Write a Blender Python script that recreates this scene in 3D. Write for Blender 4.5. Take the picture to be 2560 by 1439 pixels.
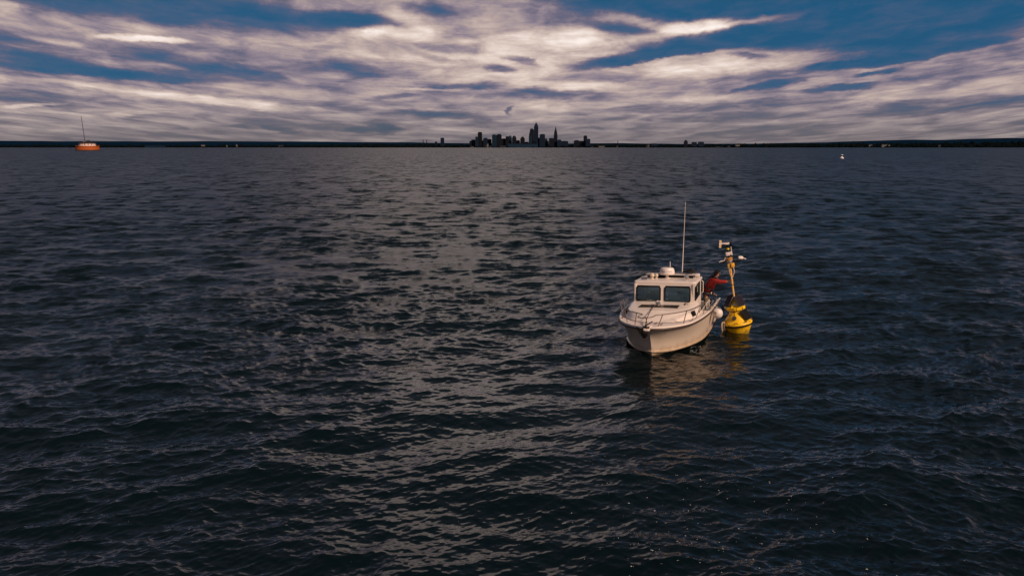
import bpy, bmesh, math, random
import numpy as np
from mathutils import Vector, Matrix, Quaternion

for ob in list(bpy.data.objects):
    bpy.data.objects.remove(ob, do_unlink=True)
SC = bpy.context.scene
COL = SC.collection
R = math.radians
random.seed(7)
RNG = np.random.default_rng(11)

# ------------------------------------------------------------------ camera
CAM_H = 5.95
cam_d = bpy.data.cameras.new('camera')
cam_d.sensor_width = 36.0
cam_d.lens = 36.0 * 1990.0 / 2560.0
cam_d.clip_start = 0.1
cam_d.clip_end = 90000.0
cam = bpy.data.objects.new('camera', cam_d)
COL.objects.link(cam)
cam.location = (0, 0, CAM_H)
cam.rotation_euler = (R(90) - math.atan((719.5 - 367.7) / 1990.0), 0, 0)
SC.camera = cam

# ------------------------------------------------------------------ sun, view
SUN_DIR = Vector((0.62, -0.64, 0.60)).normalized()      # towards the sun
sun_d = bpy.data.lights.new('sun', 'SUN')
sun_d.energy = 2.0
sun_d.angle = R(14)
sun_d.color = (1.0, 0.72, 0.54)
sun = bpy.data.objects.new('sun', sun_d)
COL.objects.link(sun)
sun.rotation_euler = SUN_DIR.to_track_quat('Z', 'Y').to_euler()
sun.location = (0, 0, 60)
SC.view_settings.view_transform = 'Standard'
SC.view_settings.look = 'None'
SC.view_settings.gamma = 1.0
SC.view_settings.exposure = 1.0
SC.view_settings.use_curve_mapping = False
SKY_GAIN = 0.52

# ------------------------------------------------------------------ sky
world = bpy.data.worlds.new('World')
SC.world = world
world.use_nodes = True
nt = world.node_tree
nt.nodes.clear()
LK = nt.links.new


def N(tree, typ, **kw):
    n = tree.nodes.new(typ)
    for k, v in kw.items():
        setattr(n, k, v)
    return n


def mth(tree, op, a, b=None, c=None, clamp=False):
    n = N(tree, 'ShaderNodeMath', operation=op, use_clamp=clamp)
    for i, v in enumerate((a, b, c)):
        if v is None:
            continue
        if isinstance(v, (int, float)):
            n.inputs[i].default_value = v
        else:
            tree.links.new(v, n.inputs[i])
    return n.outputs[0]


def vmt(tree, op, a, b=None, scale=None):
    n = N(tree, 'ShaderNodeVectorMath', operation=op)
    for i, v in enumerate((a, b)):
        if v is None:
            continue
        if isinstance(v, (tuple, list)):
            n.inputs[i].default_value = v
        else:
            tree.links.new(v, n.inputs[i])
    if scale is not None:
        if isinstance(scale, (int, float)):
            n.inputs['Scale'].default_value = scale
        else:
            tree.links.new(scale, n.inputs['Scale'])
    return n.outputs['Value'] if op in ('LENGTH', 'DOT_PRODUCT') else n.outputs['Vector']


def mrange(tree, v, a, b, c, d, interp='SMOOTHSTEP'):
    n = N(tree, 'ShaderNodeMapRange', interpolation_type=interp)
    tree.links.new(v, n.inputs['Value'])
    for k, x in zip(('From Min', 'From Max', 'To Min', 'To Max'), (a, b, c, d)):
        n.inputs[k].default_value = x
    return n.outputs[0]


def noise(tree, vec, scale, detail=5.0, rough=0.55, dist=0.0, lac=2.0):
    n = N(tree, 'ShaderNodeTexNoise', noise_dimensions='3D')
    n.inputs['Scale'].default_value = scale
    n.inputs['Detail'].default_value = detail
    n.inputs['Roughness'].default_value = rough
    n.inputs['Lacunarity'].default_value = lac
    n.inputs['Distortion'].default_value = dist
    tree.links.new(vec, n.inputs['Vector'])
    return n


def ramp(tree, fac, stops):
    n = N(tree, 'ShaderNodeValToRGB')
    cr = n.color_ramp
    while len(cr.elements) < len(stops):
        cr.elements.new(0.5)
    for e, (p, c) in zip(cr.elements, stops):
        e.position = p
        e.color = (*c, 1.0)
    tree.links.new(fac, n.inputs[0])
    return n.outputs[0]


def mixc(tree, fac, a, b):
    n = N(tree, 'ShaderNodeMix', data_type='RGBA')
    if isinstance(fac, (int, float)):
        n.inputs[0].default_value = fac
    else:
        tree.links.new(fac, n.inputs[0])
    for i, v in ((6, a), (7, b)):
        if isinstance(v, (tuple, list)):
            n.inputs[i].default_value = (*v, 1.0)
        else:
            tree.links.new(v, n.inputs[i])
    return n.outputs[2]


tc = N(nt, 'ShaderNodeTexCoord')
sep = N(nt, 'ShaderNodeSeparateXYZ')
dirn = vmt(nt, 'NORMALIZE', tc.outputs['Generated'])
LK(dirn, sep.inputs[0])
X, Y, Z = sep.outputs
az = mth(nt, 'MULTIPLY', mth(nt, 'ARCTAN2', X, Y), 180 / math.pi)
el = mth(nt, 'MULTIPLY', mth(nt, 'ARCSINE', Z), 180 / math.pi)
# the bands of cloud arch gently across the sky
bend = mth(nt, 'MULTIPLY', mth(nt, 'MINIMUM', mth(nt, 'MULTIPLY', az, az), 1600.0), 0.0017)
elc = mth(nt, 'SUBTRACT', el, bend)
# height above the horizon compressed the way a flat cloud deck is
elp = mth(nt, 'MULTIPLY', mth(nt, 'LOGARITHM', mth(nt, 'ADD', mth(nt, 'MAXIMUM', elc, -2.0), 4.0), math.e), 7.0)
cmb = N(nt, 'ShaderNodeCombineXYZ')
LK(mth(nt, 'MULTIPLY', az, 0.16), cmb.inputs[0])
LK(elp, cmb.inputs[1])
streak = cmb.outputs[0]
n_w = noise(nt, vmt(nt, 'MULTIPLY', streak, (1.8, 0.8, 1)), 0.9, 8, 0.64)
warp = vmt(nt, 'MULTIPLY', vmt(nt, 'SUBTRACT', n_w.outputs['Color'], (0.5, 0.5, 0.5)), (4.5, 1.0, 0))
cmb2 = N(nt, 'ShaderNodeCombineXYZ')
LK(az, cmb2.inputs[0])
LK(el, cmb2.inputs[1])
ae = vmt(nt, 'ADD', cmb2.outputs[0], warp)

n1 = noise(nt, streak, 0.6, 6, 0.52, 0.7).outputs['Fac']
n2 = noise(nt, vmt(nt, 'MULTIPLY', streak, (1.5, 1.25, 1)), 1.3, 5, 0.52, 0.5).outputs['Fac']
n3 = noise(nt, vmt(nt, 'MULTIPLY', streak, (1.0, 2.2, 1)), 3.0, 5, 0.60, 0.5).outputs['Fac']
base = mrange(nt, el, 0.0, 2.4, 0.395, 0.515, 'LINEAR')
base = mth(nt, 'SUBTRACT', base, mrange(nt, el, 9.0, 30.0, 0.0, 0.24, 'SMOOTHSTEP'))
base = mth(nt, 'SUBTRACT', base, mrange(nt, el, 3.5, 8.0, 0.0, 0.05, 'LINEAR'))
tot = mth(nt, 'ADD', base, mth(nt, 'MULTIPLY', mth(nt, 'SUBTRACT', n1, 0.5), 0.55))
tot = mth(nt, 'ADD', tot, mth(nt, 'MULTIPLY', mth(nt, 'SUBTRACT', n2, 0.5), 0.68))
# single clouds and gaps: azimuth, elevation, half width, half height (degrees), tilt, amount
CLOUDS = [
    (-21.75,8.50,10.88,0.91,-3,-0.30), (-15.59,8.66,6.82,0.52,-5,-0.26), (-10.77,8.42,2.55,0.46,-4,-0.38), (-31.34,8.13,1.05,0.47,0,0.30),
    (-25.32,7.10,8.19,0.65,-2,0.14), (-23.99,6.69,3.14,0.18,-1,0.42), (-29.30,6.35,1.68,0.19,-4,0.20), (-23.38,5.46,8.14,0.51,-3,-0.12),
    (-29.42,4.95,4.83,0.48,-7,-0.36), (-26.43,4.46,6.48,0.27,-2,-0.30), (-19.32,4.80,6.30,0.47,2,-0.16), (-28.24,3.80,7.87,0.22,-4,0.20),
    (-20.42,2.99,6.57,0.26,-4,0.28), (-30.84,3.07,3.61,0.34,-3,-0.10), (-30.37,2.47,1.33,0.10,3,0.24), (-25.49,1.94,1.02,0.13,0,0.20),
    (-30.39,1.19,2.19,0.19,-4,0.14), (-15.82,1.22,0.87,0.22,-8,-0.22), (-18.22,1.26,0.64,0.16,-8,-0.14), (-11.15,1.25,0.83,0.25,-3,-0.24),
    (-9.24,1.25,1.11,0.33,-10,-0.34), (-17.51,1.21,5.92,0.38,0,-0.06), (0.28,6.74,12.96,3.31,0,0.23), (3.05,7.26,6.31,0.71,8,0.22),
    (5.53,7.02,1.64,0.38,0,0.20), (-7.16,7.68,3.54,0.41,0,0.28), (-9.32,7.95,1.08,0.43,0,0.30), (-11.21,7.26,2.16,0.54,0,0.10),
    (-6.04,9.14,2.03,0.38,-8,-0.24), (-3.04,7.73,1.64,0.38,0,-0.20), (-4.43,6.72,2.20,0.27,-6,-0.22), (-5.27,6.18,2.48,0.22,-14,-0.16),
    (-10.21,5.27,4.37,0.60,-4,-0.30), (-0.95,5.33,1.28,0.25,-8,-0.36), (0.45,5.92,1.38,0.19,-12,-0.36), (0.55,9.0,7.0,1.2,-6,-0.22),
    (14.27,9.36,11.31,1.05,-4,-0.75), (9.28,9.17,3.49,0.75,-14,-0.30), (26.16,7.70,9.33,1.47,4,-0.50), (16.68,7.27,8.68,0.68,6,-0.70),
    (23.96,7.01,6.53,0.75,2,-0.25), (8.02,5.89,4.11,0.36,7,-0.60), (12.04,6.33,3.51,0.27,6,-0.40), (7.42,7.98,2.44,0.33,-8,-0.42),
    (8.84,5.66,1.64,0.14,9,-0.30), (12.82,8.00,2.3,0.45,4,0.62), (14.05,8.57,1.59,0.37,-6,0.30), (18.4,8.40,2.2,0.42,9,0.62),
    (15.87,8.10,1.84,0.21,10,0.30), (16.25,5.71,7.98,0.90,2,0.20), (13.15,5.11,3.52,0.49,3,0.15), (26.96,6.01,4.43,0.32,3,-0.50),
    (26.06,6.25,1.24,0.35,10,-0.20), (24.08,5.38,4.30,0.25,5,-0.60), (23.79,4.66,1.58,0.13,6,-0.42), (19.32,4.91,5.77,0.37,7,-0.22),
    (17.36,4.04,2.93,0.19,8,-0.36), (22.12,3.77,2.07,0.21,4,-0.44), (15.46,5.99,1.60,0.16,-2,-0.30), (28.63,4.28,4.89,0.29,4,-0.14),
    (26.52,3.27,4.51,0.25,3,0.10), (27.92,2.44,5.21,0.40,4,-0.22), (25.43,2.81,1.77,0.20,4,-0.12), (13.76,3.21,3.54,0.27,2,0.16),
    (1.96,3.57,5.03,0.36,-2,-0.32), (-3.77,4.22,1.56,0.22,4,-0.28), (-1.68,4.33,1.67,0.20,0,-0.24), (-7.81,3.41,2.08,0.17,3,-0.24),
    (-6.14,3.96,2.08,0.11,0,0.24), (-4.50,2.15,3.93,0.25,-2,-0.24), (-7.82,2.62,3.34,0.14,-3,0.10), (4.75,4.19,3.06,0.25,-2,0.22),
    (4.19,3.92,2.51,0.14,-3,0.14), (0.11,2.57,0.34,0.25,40,-0.30), (6.17,2.14,4.48,0.17,4,0.10), (9.48,2.48,4.99,0.28,2,-0.14),
    (5.91,1.37,0.45,0.14,-20,-0.10),
    (-4.0, 17.5, 11.0, 6.8, 0, 0.62), (27.0, 17.5, 17.0, 8.5, 4, -0.34), (-29.0, 17.0, 14.0, 7.5, -4, -0.22),
]
feat = None
for ci, (ca, ce, rx, ry, tl, am) in enumerate(CLOUDS):
    if ci % 16 == 15:
        # a vanishing link that makes the shader work through the clouds in batches (its memory is small)
        ae = vmt(nt, 'ADD', ae, vmt(nt, 'SCALE', (1e-9, 0, 0), scale=feat))
    mp = N(nt, 'ShaderNodeMapping', vector_type='TEXTURE')
    LK(ae, mp.inputs['Vector'])
    mp.inputs['Location'].default_value = (ca, ce, 0)
    mp.inputs['Rotation'].default_value = (0, 0, R(tl))
    mp.inputs['Scale'].default_value = (rx * 1.25, ry * 1.35, 1)
    g = mrange(nt, vmt(nt, 'LENGTH', mp.outputs[0]), 0.25, 1.15, am * 0.88, 0.0)
    feat = g if feat is None else mth(nt, 'ADD', feat, g)
feat = mth(nt, 'SMOOTH_MIN', mth(nt, 'SMOOTH_MAX', feat, -0.40, 0.30), 0.44, 0.20)
tot = mth(nt, 'ADD', tot, feat)
# torn, curling edges
n4 = noise(nt, vmt(nt, 'MULTIPLY', streak, (2.2, 1.2, 1)), 2.1, 7, 0.66, 1.6).outputs['Fac']
tot = mth(nt, 'ADD', tot, mth(nt, 'MULTIPLY', mth(nt, 'SUBTRACT', n4, 0.5), mrange(nt, el, 0.5, 4.0, 0.06, 0.17, 'LINEAR')))
fine = mrange(nt, el, 0.3, 5.0, 0.12, 0.20, 'LINEAR')
tot = mth(nt, 'ADD', tot, mth(nt, 'MULTIPLY', mth(nt, 'SUBTRACT', n3, 0.5), fine))
# close to the horizon the contrast dies away in the murk
keep = mrange(nt, el, -0.5, 2.6, 0.60, 1.0, 'LINEAR')
tot = mth(nt, 'ADD', mth(nt, 'MULTIPLY', mth(nt, 'SUBTRACT', tot, 0.44), keep), 0.44)
# thin veils stay visible inside the clear gaps
soft = mth(nt, 'MULTIPLY', mth(nt, 'EXPONENT', mth(nt, 'MULTIPLY', mth(nt, 'SUBTRACT', mth(nt, 'MINIMUM', tot, 0.34), 0.34), 2.6)), 0.34)
tot = mth(nt, 'MINIMUM', mth(nt, 'MAXIMUM', tot, soft), 1.0)
ccol = ramp(nt, tot, [
    (0.0, (0.002, 0.058, 0.150)), (0.14, (0.007, 0.080, 0.182)), (0.27, (0.055, 0.100, 0.195)),
    (0.39, (0.145, 0.130, 0.195)), (0.51, (0.280, 0.222, 0.265)), (0.65, (0.48, 0.372, 0.345)),
    (0.80, (0.70, 0.565, 0.50)), (1.0, (0.98, 0.88, 0.82))])
murk = mrange(nt, el, 0.0, 4.5, 0.66, 0.0, 'SMOOTHSTEP')
high = mth(nt, 'MULTIPLY', mrange(nt, el, 8.0, 22.0, 0.0, 0.74, 'SMOOTHSTEP'), mrange(nt, tot, 0.46, 0.70, 1.0, 0.15))
bw = N(nt, 'ShaderNodeRGBToBW')
LK(ccol, bw.inputs[0])
ccol = mixc(nt, murk, ccol, vmt(nt, 'SCALE', (1.12, 0.96, 0.90), scale=bw.outputs[0]))
ccol = mixc(nt, high, ccol, vmt(nt, 'SCALE', (0.95, 0.96, 1.10), scale=bw.outputs[0]))
sky = N(nt, 'ShaderNodeTexSky', sky_type='NISHITA', sun_disc=False)
sky.sun_elevation = math.asin(SUN_DIR.z)
sky.sun_rotation = math.atan2(SUN_DIR.x, SUN_DIR.y)
sky.altitude = 180.0
cover = mrange(nt, tot, 0.0, 0.3, 0.975, 0.99, 'LINEAR')
full = mixc(nt, cover, sky.outputs[0], vmt(nt, 'SCALE', ccol, scale=10.0 * SKY_GAIN))
bg = N(nt, 'ShaderNodeBackground')
LK(full, bg.inputs['Color'])
bg.inputs['Strength'].default_value = 0.1
wo = N(nt, 'ShaderNodeOutputWorld')
LK(bg.outputs[0], wo.inputs['Surface'])

# ------------------------------------------------------------------ materials
MATS = {}


def grime(t, co, colour, lo, hi, tone):
    """a ragged water stain that fades out with height"""
    sp = N(t, 'ShaderNodeSeparateXYZ')
    t.links.new(co, sp.inputs[0])
    nz = noise(t, vmt(t, 'MULTIPLY', co, (3.0, 3.0, 0.8)), 2.5, 6, 0.65).outputs['Fac']
    h = mth(t, 'ADD', sp.outputs[2], mth(t, 'MULTIPLY', mth(t, 'SUBTRACT', nz, 0.5), -0.45))
    return mixc(t, mrange(t, h, lo, hi, 0.75, 0.0), colour, tone)


def mat(name, col, rough=0.5, metal=0.0, var=0.0, vscale=6.0, bump=0.0, bscale=40.0, dirt=None, dirt_scale=3.0,
        dirt_lo=0.55, dirt_hi=0.75, coat=0.0, spec=0.5, stain=None):
    if name in MATS:
        return MATS[name]
    m = bpy.data.materials.new(name)
    m.use_nodes = True
    t = m.node_tree
    b = t.nodes['Principled BSDF']
    b.inputs['Roughness'].default_value = rough
    b.inputs['Metallic'].default_value = metal
    b.inputs['Coat Weight'].default_value = coat
    b.inputs['Specular IOR Level'].default_value = spec
    co = N(t, 'ShaderNodeTexCoord').outputs['Object']
    out = None
    if var:
        nz = noise(t, co, vscale, 4, 0.6).outputs['Fac']
        out = mixc(t, nz, tuple(c * (1 - var) for c in col), tuple(min(1, c * (1 + var)) for c in col))
    if dirt:
        nz = noise(t, co, dirt_scale, 6, 0.65).outputs['Fac']
        f = mrange(t, nz, dirt_lo, dirt_hi, 0.0, 0.85)
        out = mixc(t, f, out if out is not None else col, dirt)
    if stain:
        out = grime(t, co, out if out is not None else col, stain[0], stain[1], stain[2])
    if out is not None:
        t.links.new(out, b.inputs['Base Color'])
    else:
        b.inputs['Base Color'].default_value = (*col, 1)
    if bump:
        nz = noise(t, co, bscale, 3, 0.6).outputs['Fac']
        bp = N(t, 'ShaderNodeBump')
        bp.inputs['Strength'].default_value = bump
        bp.inputs['Distance'].default_value = 0.02
        t.links.new(nz, bp.inputs['Height'])
        t.links.new(bp.outputs[0], b.inputs['Normal'])
    MATS[name] = m
    return m


def glass_mat(name, tint, gloss=1.0):
    m = bpy.data.materials.new(name)
    m.use_nodes = True
    t = m.node_tree
    t.nodes.clear()
    tr = N(t, 'ShaderNodeBsdfTransparent')
    tr.inputs[0].default_value = (*tint, 1)
    gl = N(t, 'ShaderNodeBsdfGlossy')
    gl.inputs['Roughness'].default_value = 0.02
    gl.inputs[0].default_value = (0.72, 0.95, 1.0, 1)
    fr = N(t, 'ShaderNodeFresnel')
    fr.inputs['IOR'].default_value = 1.5
    mx = N(t, 'ShaderNodeMixShader')
    t.links.new(mth(t, 'MULTIPLY', fr.outputs[0], gloss), mx.inputs[0])
    t.links.new(tr.outputs[0], mx.inputs[1])
    t.links.new(gl.outputs[0], mx.inputs[2])
    o = N(t, 'ShaderNodeOutputMaterial')
    t.links.new(mx.outputs[0], o.inputs[0])
    return m


# ------------------------------------------------------------------ mesh helpers
class MB:
    def __init__(self):
        self.bm = bmesh.new()

    def grid(self, rows, closed=False):
        vs = [[self.bm.verts.new(p) for p in r] for r in rows]
        for a, b in zip(vs[:-1], vs[1:]):
            n = len(a)
            for i in range(n if closed else n - 1):
                j = (i + 1) % n
                try:
                    self.bm.faces.new((a[i], a[j], b[j], b[i]))
                except ValueError:
                    pass
        return vs

    def poly(self, pts):
        return self.bm.faces.new([self.bm.verts.new(p) for p in pts])

    def box(self, c, s, rot=None, bevel=0.0, seg=2):
        r = bmesh.ops.create_cube(self.bm, size=1.0)
        vs = r['verts']
        mtx = Matrix.Translation(Vector(c)) @ (rot.to_4x4() if rot is not None else Matrix.Identity(4)) @ Matrix.Diagonal((*s, 1))
        bmesh.ops.transform(self.bm, matrix=mtx, verts=vs)
        if bevel:
            es = list({e for v in vs for e in v.link_edges})
            bmesh.ops.bevel(self.bm, geom=es, offset=bevel, segments=seg, affect='EDGES', profile=0.5)
        return self

    def tube(self, pts, r, n=8, cap=True):
        pts = [Vector(p) for p in pts]
        rs = r if isinstance(r, (list, tuple)) else [r] * len(pts)
        up = None
        rows = []
        for i, p in enumerate(pts):
            d = (pts[min(i + 1, len(pts) - 1)] - pts[max(i - 1, 0)])
            if d.length < 1e-9:
                d = Vector((0, 0, 1))
            d.normalize()
            if up is None:
                up = d.orthogonal().normalized()
            up = (up - d * up.dot(d))
            if up.length < 1e-6:
                up = d.orthogonal()
            up.normalize()
            sd = d.cross(up)
            rows.append([p + (up * math.cos(2 * math.pi * k / n) + sd * math.sin(2 * math.pi * k / n)) * rs[i] for k in range(n)])
        vs = self.grid(rows, closed=True)
        if cap:
            self.bm.faces.new(list(reversed(vs[0])))
            self.bm.faces.new(vs[-1])
        return self

    def lathe(self, prof, n=24, mtx=None, cap=True):
        rows = []
        for (r, z) in prof:
            rows.append([Vector((max(r, 1e-4) * math.cos(2 * math.pi * k / n), max(r, 1e-4) * math.sin(2 * math.pi * k / n), z)) for k in range(n)])
        if mtx is not None:
            rows = [[mtx @ p for p in row] for row in rows]
        vs = self.grid(rows, closed=True)
        if cap:
            self.bm.faces.new(list(reversed(vs[0])))
            self.bm.faces.new(vs[-1])
        return self

    def ball(self, c, s, u=16, v=10, rot=None):
        r = bmesh.ops.create_uvsphere(self.bm, u_segments=u, v_segments=v, radius=1.0)
        mtx = Matrix.Translation(Vector(c)) @ (rot.to_4x4() if rot is not None else Matrix.Identity(4)) @ Matrix.Diagonal((*s, 1))
        bmesh.ops.transform(self.bm, matrix=mtx, verts=r['verts'])
        return self

    def prism(self, poly, z0, z1):
        a = [self.bm.verts.new((p[0], p[1], z0)) for p in poly]
        b = [self.bm.verts.new((p[0], p[1], z1)) for p in poly]
        n = len(poly)
        for i in range(n):
            j = (i + 1) % n
            self.bm.faces.new((a[i], a[j], b[j], b[i]))
        self.bm.faces.new(list(reversed(a)))
        self.bm.faces.new(b)
        return self

    def ring(self, c, ux, uy, w, h, rad, width, depth, n=6):
        """rounded rectangular frame lying in the plane (ux, uy)"""
        c, ux, uy = Vector(c), Vector(ux).normalized(), Vector(uy).normalized()
        nz = ux.cross(uy)

        def loop(W, H, rr, d):
            pts = []
            for (sx, sy, a0) in ((1, 1, 0), (-1, 1, 90), (-1, -1, 180), (1, -1, 270)):
                for k in range(n + 1):
                    a = R(a0 + 90 * k / n)
                    pts.append(c + ux * (sx * (W / 2 - rr) + rr * math.cos(a)) + uy * (sy * (H / 2 - rr) + rr * math.sin(a)) + nz * d)
            return pts
        wi, hi, ri = w - 2 * width, h - 2 * width, max(rad - width, 0.005)
        rows = [loop(w, h, rad, -depth / 2), loop(w, h, rad, depth / 2), loop(wi, hi, ri, depth / 2), loop(wi, hi, ri, -depth / 2)]
        rows.append(rows[0])
        self.grid(rows, closed=True)
        bmesh.ops.remove_doubles(self.bm, verts=self.bm.verts, dist=1e-6)
        return self

    def plate(self, c, ux, uy, w, h, rad, depth, n=6):
        c, ux, uy = Vector(c), Vector(ux).normalized(), Vector(uy).normalized()
        nz = ux.cross(uy)
        pts = []
        for (sx, sy, a0) in ((1, 1, 0), (-1, 1, 90), (-1, -1, 180), (1, -1, 270)):
            for k in range(n + 1):
                a = R(a0 + 90 * k / n)
                pts.append(c + ux * (sx * (w / 2 - rad) + rad * math.cos(a)) + uy * (sy * (h / 2 - rad) + rad * math.sin(a)))
        a = [self.bm.verts.new(p - nz * depth / 2) for p in pts]
        b = [self.bm.verts.new(p + nz * depth / 2) for p in pts]
        m = len(pts)
        for i in range(m):
            j = (i + 1) % m
            self.bm.faces.new((a[i], a[j], b[j], b[i]))
        self.bm.faces.new(list(reversed(a)))
        self.bm.faces.new(b)
        return self

    def wall(self, o, ux, uy, W, H, th, holes=()):
        """panel from corner o spanning ux*W, uy*H with rectangular holes (u0,v0,u1,v1), thickness th along ux x uy, inwards"""
        o, ux, uy = Vector(o), Vector(ux), Vector(uy)
        nz = ux.cross(uy).normalized()
        us = sorted({0, W, *[h[0] for h in holes], *[h[2] for h in holes]})
        vs = sorted({0, H, *[h[1] for h in holes], *[h[3] for h in holes]})
        solid = {}
        for i in range(len(us) - 1):
            for j in range(len(vs) - 1):
                cu, cv = (us[i] + us[i + 1]) / 2, (vs[j] + vs[j + 1]) / 2
                solid[i, j] = not any(h[0] < cu < h[2] and h[1] < cv < h[3] for h in holes)
        cache = {}

        def P(i, j, k):
            if (i, j, k) not in cache:
                cache[i, j, k] = self.bm.verts.new(o + ux * us[i] + uy * vs[j] - nz * (th * k))
            return cache[i, j, k]
        for (i, j), s in solid.items():
            if not s:
                continue
            self.bm.faces.new((P(i, j, 0), P(i + 1, j, 0), P(i + 1, j + 1, 0), P(i, j + 1, 0)))
            self.bm.faces.new((P(i, j, 1), P(i, j + 1, 1), P(i + 1, j + 1, 1), P(i + 1, j, 1)))
            for (di, dj, a, b) in ((-1, 0, (i, j + 1), (i, j)), (1, 0, (i + 1, j), (i + 1, j + 1)), (0, -1, (i, j), (i + 1, j)), (0, 1, (i + 1, j + 1), (i, j + 1))):
                if not solid.get((i + di, j + dj), False):
                    self.bm.faces.new((P(*a, 0), P(*a, 1), P(*b, 1), P(*b, 0)))
        return self

    def build(self, name, material, parent=None, smooth=35, recalc=True):
        if recalc:
            bmesh.ops.recalc_face_normals(self.bm, faces=self.bm.faces)
        me = bpy.data.meshes.new(name)
        self.bm.to_mesh(me)
        self.bm.free()
        me.materials.append(material)
        if smooth:
            me.polygons.foreach_set('use_smooth', [True] * len(me.polygons))
            me.set_sharp_from_angle(angle=R(smooth))
        o = bpy.data.objects.new(name, me)
        COL.objects.link(o)
        if parent is not None:
            o.parent = parent
        return o


def tag(o, label, cat, group=None):
    o['label'] = label
    o['category'] = cat
    if group:
        o['group'] = group
    return o


def thing(name, label, cat, mtx=None, group=None):
    o = bpy.data.objects.new(name, None)
    o.empty_display_size = 0.1
    COL.objects.link(o)
    if mtx is not None:
        o.matrix_world = mtx
    return tag(o, label, cat, group)


def spline(ctrl, per=8):
    P = [Vector(p) for p in ctrl]
    P = [P[0] * 2 - P[1]] + P + [P[-1] * 2 - P[-2]]
    out = []
    for i in range(1, len(P) - 2):
        for k in range(per):
            t = k / per
            a, b, c, d = P[i - 1], P[i], P[i + 1], P[i + 2]
            out.append(0.5 * ((2 * b) + (c - a) * t + (2 * a - 5 * b + 4 * c - d) * t * t + (3 * b - a - 3 * c + d) * t ** 3))
    out.append(P[-2].copy())
    return out


def resample(pts, n):
    d = [0.0]
    for a, b in zip(pts[:-1], pts[1:]):
        d.append(d[-1] + (b - a).length)
    xs = np.linspace(0, d[-1], n)
    arr = np.array([tuple(p) for p in pts])
    return [Vector((np.interp(x, d, arr[:, 0]), np.interp(x, d, arr[:, 1]), np.interp(x, d, arr[:, 2]))) for x in xs]


def mirror(p):
    return Vector((p[0], -p[1], p[2]))


# ------------------------------------------------------------------ the lake
class Sea:
    """sum of travelling waves on a disc that is finer near the camera"""
    def __init__(self, n=230):
        lam = np.exp(np.linspace(math.log(0.08), math.log(6.5), n))
        lam *= np.exp(RNG.normal(0, 0.03, n))
        ang = np.clip(RNG.normal(0, 0.62, n), -1.5, 1.5) + R(-90 + 4)
        # short waves run in more directions than long ones
        ang += np.where(lam < 0.5, RNG.normal(0, 0.35, n), 0)
        self.k = 2 * math.pi / lam
        self.dx, self.dy = np.cos(ang), np.sin(ang)
        self.ph = RNG.uniform(0, 2 * math.pi, n)
        w = np.interp(np.log(lam), np.log([0.08, 0.18, 0.4, 0.8, 1.6, 3.2, 6.5]), [0.75, 1.0, 1.0, 0.90, 0.72, 0.58, 0.34])
        s2 = w ** 2
        s2 *= SLOPE_VAR / s2.sum()
        self.s = np.sqrt(2 * s2)
        self.a = self.s / self.k
        self.lam = lam


SLOPE_VAR = 0.060
CHOP = 0.92


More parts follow.
